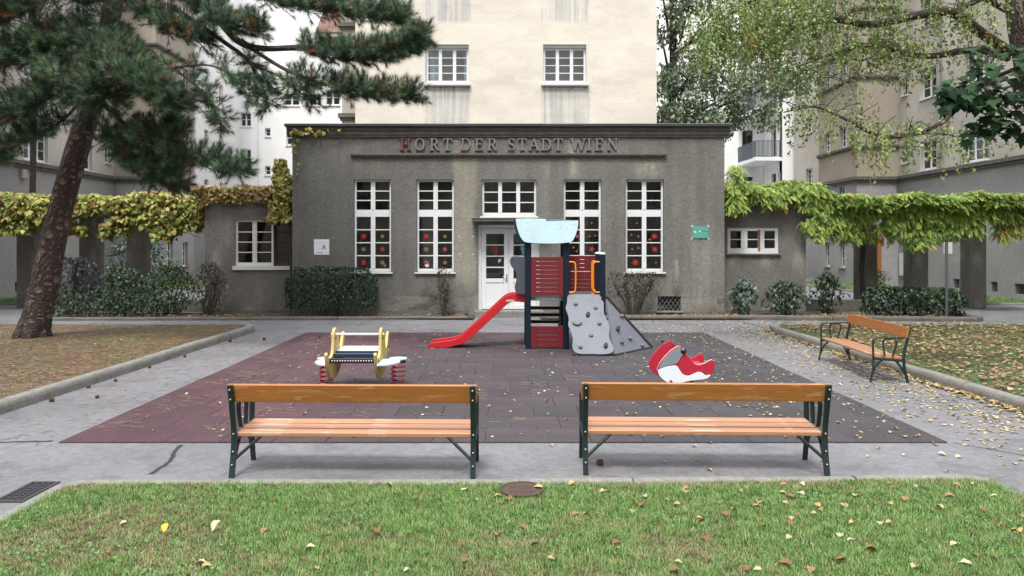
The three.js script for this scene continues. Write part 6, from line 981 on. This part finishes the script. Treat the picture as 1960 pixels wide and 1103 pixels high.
  for (let i = 0; i < 23000; i++) { const k = nr(); let x, z, y, mt = false; if (k < 0.88) { x = -5.72 - nr() * 8.5; z = -16.4 + nr() * 10; if (fbm(x * 0.7, z * 0.7, 3, 806) < 0.36 * nr() + 0.24) continue; y = 0.104 + nr() * 0.006; } else if (k < 0.95) { const h = heaps[Math.floor(nr() * 90)]; x = h[0] + (nr() + nr() - 1) * 0.3; z = h[1] + (nr() + nr() - 1) * 0.3; mt = true; if (nr() < 0.5) continue; if (x < -4.15 || x > 4.1 || z > -7.1 || z < -15.6) continue; y = 0.021 + nr() * 0.004; } else { if (nr() < 0.55) continue; x = -5.5 + nr() * 1.25; z = -7 - nr() * 9; y = 0.004; } nl.push(M4(V(x, y, z), Q((nr() - 0.5) * 0.15, nr() * 3.14, (nr() - 0.5) * 0.1), 0.7 + 0.6 * nr())); nc.push(vary(mt ? [0.34, 0.26, 0.16] : pick([[2, [0.26, 0.14, 0.06]], [1, [0.32, 0.2, 0.09]], [1, [0.16, 0.08, 0.035]]], nr), nr, 0.3)); }
  tag(copies('fallen_needles', nd, M.litter, scene, nl, nc), 'brown fallen pine needles on the pine bed, path and mat', null, null, 'stuff');
}
// ---------------------------------------------------------------- fallen leaves: the largest as things, the small ones as litter
{
  const r = rng(901);
  const fallen = (seed) => { const g = roundLeaf.clone(), q = g.attributes.position, rr = rng(seed), a = rr() * 1.5, b = rr() * 1.5; for (let i = 0; i < q.count; i++) { const x = q.getX(i), y = q.getY(i) + 0.5; q.setXYZ(i, x * (0.75 + 0.3 * rr() * 0), y, 0.1 + 0.9 * a * x * x + 0.55 * b * y * y + 0.25 * (rr() - 0.5) * Math.abs(x)); } g.computeVertexNormals(); g.rotateX(-Math.PI / 2); return g; };
  const shapes = [fallen(1), fallen(2), fallen(3), fallen(4)], flat = [1, 2, 3].map((s) => { const g = fallen(s + 4); g.scale(1, 0.5, 1); return g; });
  const tones = [[0.4, 0.32, 0.17], [0.42, 0.32, 0.13], [0.3, 0.19, 0.085], [0.47, 0.41, 0.28], [0.2, 0.11, 0.05], [0.6, 0.43, 0.05]], tm = tones.map((c) => mat(c, 0.8, { side: THREE.DoubleSide }));
  const names = ['tan', 'golden', 'brown', 'pale cream', 'dark brown', 'yellow'];
  const lay = (x, y, z, s, m, label, group) => { if (group) label = 'fallen ' + names[tm.indexOf(m)] + ' leaf lying ' + label; const o = solo('fallen_leaf', shapes[Math.floor(r() * 4)], m, label, 'leaf', [x, y, z], group); o.scale.setScalar(s); o.rotation.set((r() - 0.5) * 0.5, r() * 6.28, (r() - 0.5) * 0.5, 'YXZ'); return o; };
  const lawnL = 'in the grass of the front lawn';
  const spots = [[-1.3, -4.55, 5], [-1.56, -4.98, 3], [-1.1, -4.7, 3], [-0.95, -4.65, 0]];
  lay(-2.14, 0.085, -4.72, 0.058, tm[5], 'round bright yellow leaf lying in the dry patch of the front lawn').rotation.set(0.75, 0.1, 0.1);
  lay(-1.83, 0.085, -4.75, 0.078, tm[3], 'large pale cream leaf lying in the grass of the front lawn').rotation.set(0.7, -0.5, 0.1);
  for (let i = 0; i < 112; i++) { let x, z; do { x = -3.2 + r() * 6.9; z = -5.74 + Math.pow(r(), 0.9) * 1.6; } while (r() > 0.18 + 0.82 * smooth(-2, 3.5, x)); lay(x, 0.044 + 0.014 * r(), z, 0.036 + 0.034 * r(), tm[Math.floor(r() * 5)], lawnL, 'leaves on the front lawn'); }
  for (let i = 0; i < 90; i++) { let x, z; do { x = 0.3 + r() * 5.4; z = -6.15 - r() * 3.8; } while ((x < 4.2 && z < -7.05) || (x > 5.7) || r() > smooth(0.2, 4.5, x)); lay(x, 0.006, z, 0.034 + 0.028 * r(), tm[Math.floor(r() * 4)], 'on the asphalt path round the rubber mat', 'leaves on the asphalt'); }
  for (let i = 0; i < 78; i++) { let x, z; do { x = -3.9 + r() * 7.9; z = -7.12 - r() * 2.8; } while (r() > 0.16 + 0.84 * smooth(-0.5, 3.6, x)); lay(x, 0.022, z, 0.03 + 0.026 * r(), tm[Math.floor(r() * 4)], 'on the rubber mat', 'leaves on the rubber mat'); }
  // litter
  const groups = [[], [], []], cols = [[], [], []];
  const drop = (x, y, z, s, c) => { const k = Math.floor(r() * 3); groups[k].push(M4(V(x, y, z), Q((r() - 0.5) * 0.5, r() * 6.28, (r() - 0.5) * 0.5), s)); cols[k].push(vary(c, r, 0.3)); };
  const pale = () => tones[Math.floor(r() * 4)];
  for (let i = 0; i < 4400; i++) { const x = -4 + r() * 8.1, z = -7.15 - r() * 8.5; if (r() > 0.07 + 0.93 * Math.pow(smooth(-0.5, 4.2, x), 1.6) * 0.55) continue; drop(x, 0.02, z, 0.028 + 0.022 * r(), pale()); }
  for (let i = 0; i < 5200; i++) { const x = 4.2 + r() * 1.5, z = -6.2 - r() * 10.4; if (r() > 0.1 + 0.5 * smooth(4.3, 5.6, x)) continue; drop(x, 0.005, z, 0.03 + 0.022 * r(), pale()); }
  for (let i = 0; i < 1500; i++) { const z = -6.5 - r() * 10; drop(5.74 - 0.28 * r() * r() + 0.06 * (z < -12 ? -1 : 0), 0.012 + 0.02 * r(), z, 0.04 + 0.025 * r(), tones[Math.floor(r() * 3)]); }
  for (let i = 0; i < 2400; i++) { const x = -10 + r() * 21, z = -15.8 - r() * 2.6; if (x < -5.5 && z > -16.7) continue; if (x > 5.6 && z > -16.6) continue; if (r() > 0.06 + 0.6 * smooth(0.5, 6, x)) continue; drop(x, 0.006, z, 0.04 + 0.025 * r(), pale()); }
  for (let i = 0; i < 15000; i++) { const x = 5.95 + r() * 7.5, z = -16.5 + r() * 9.8; if (r() > 0.25 + 0.75 * fbm(x * 1.1, z * 1.1, 3, 905)) continue; const t = r(); drop(x, 0.105 + 0.045 * r(), z, 0.05 + 0.03 * r(), t < 0.45 ? [0.29, 0.19, 0.1] : t < 0.75 ? [0.4, 0.31, 0.19] : [0.2, 0.11, 0.05]); }
  for (let i = 0; i < 2600; i++) { const x = -11 + r() * 22, z = -18.6 - r() * 0.75; if (Math.abs(x) < 0.95) continue; if (x < 2 && r() > 0.35) continue; const t = r(); drop(x, 0.055 + 0.03 * r(), z, 0.05 + 0.025 * r(), t < 0.6 ? [0.3, 0.15, 0.07] : [0.42, 0.28, 0.13]); }
  for (let i = 0; i < 500; i++) { const x = -6 - r() * 7, z = -16.4 + r() * 9; drop(x, 0.112, z, 0.035 + 0.02 * r(), [0.32, 0.22, 0.12]); }
  for (let i = 0; i < 160; i++) drop(5.9 + r() * 5, 0.02, -17 - r() * 0.9, 0.05, pale());
  const lit = new THREE.Group(); lit.name = 'leaf_litter'; scene.add(lit); tag(lit, 'small fallen autumn leaves strewn over beds, paths and mat', null, null, 'stuff');
  groups.forEach((g, k) => copies('leaves', flat[k], M.litter, lit, g, cols[k]));
}
renderer.render(scene, camera);
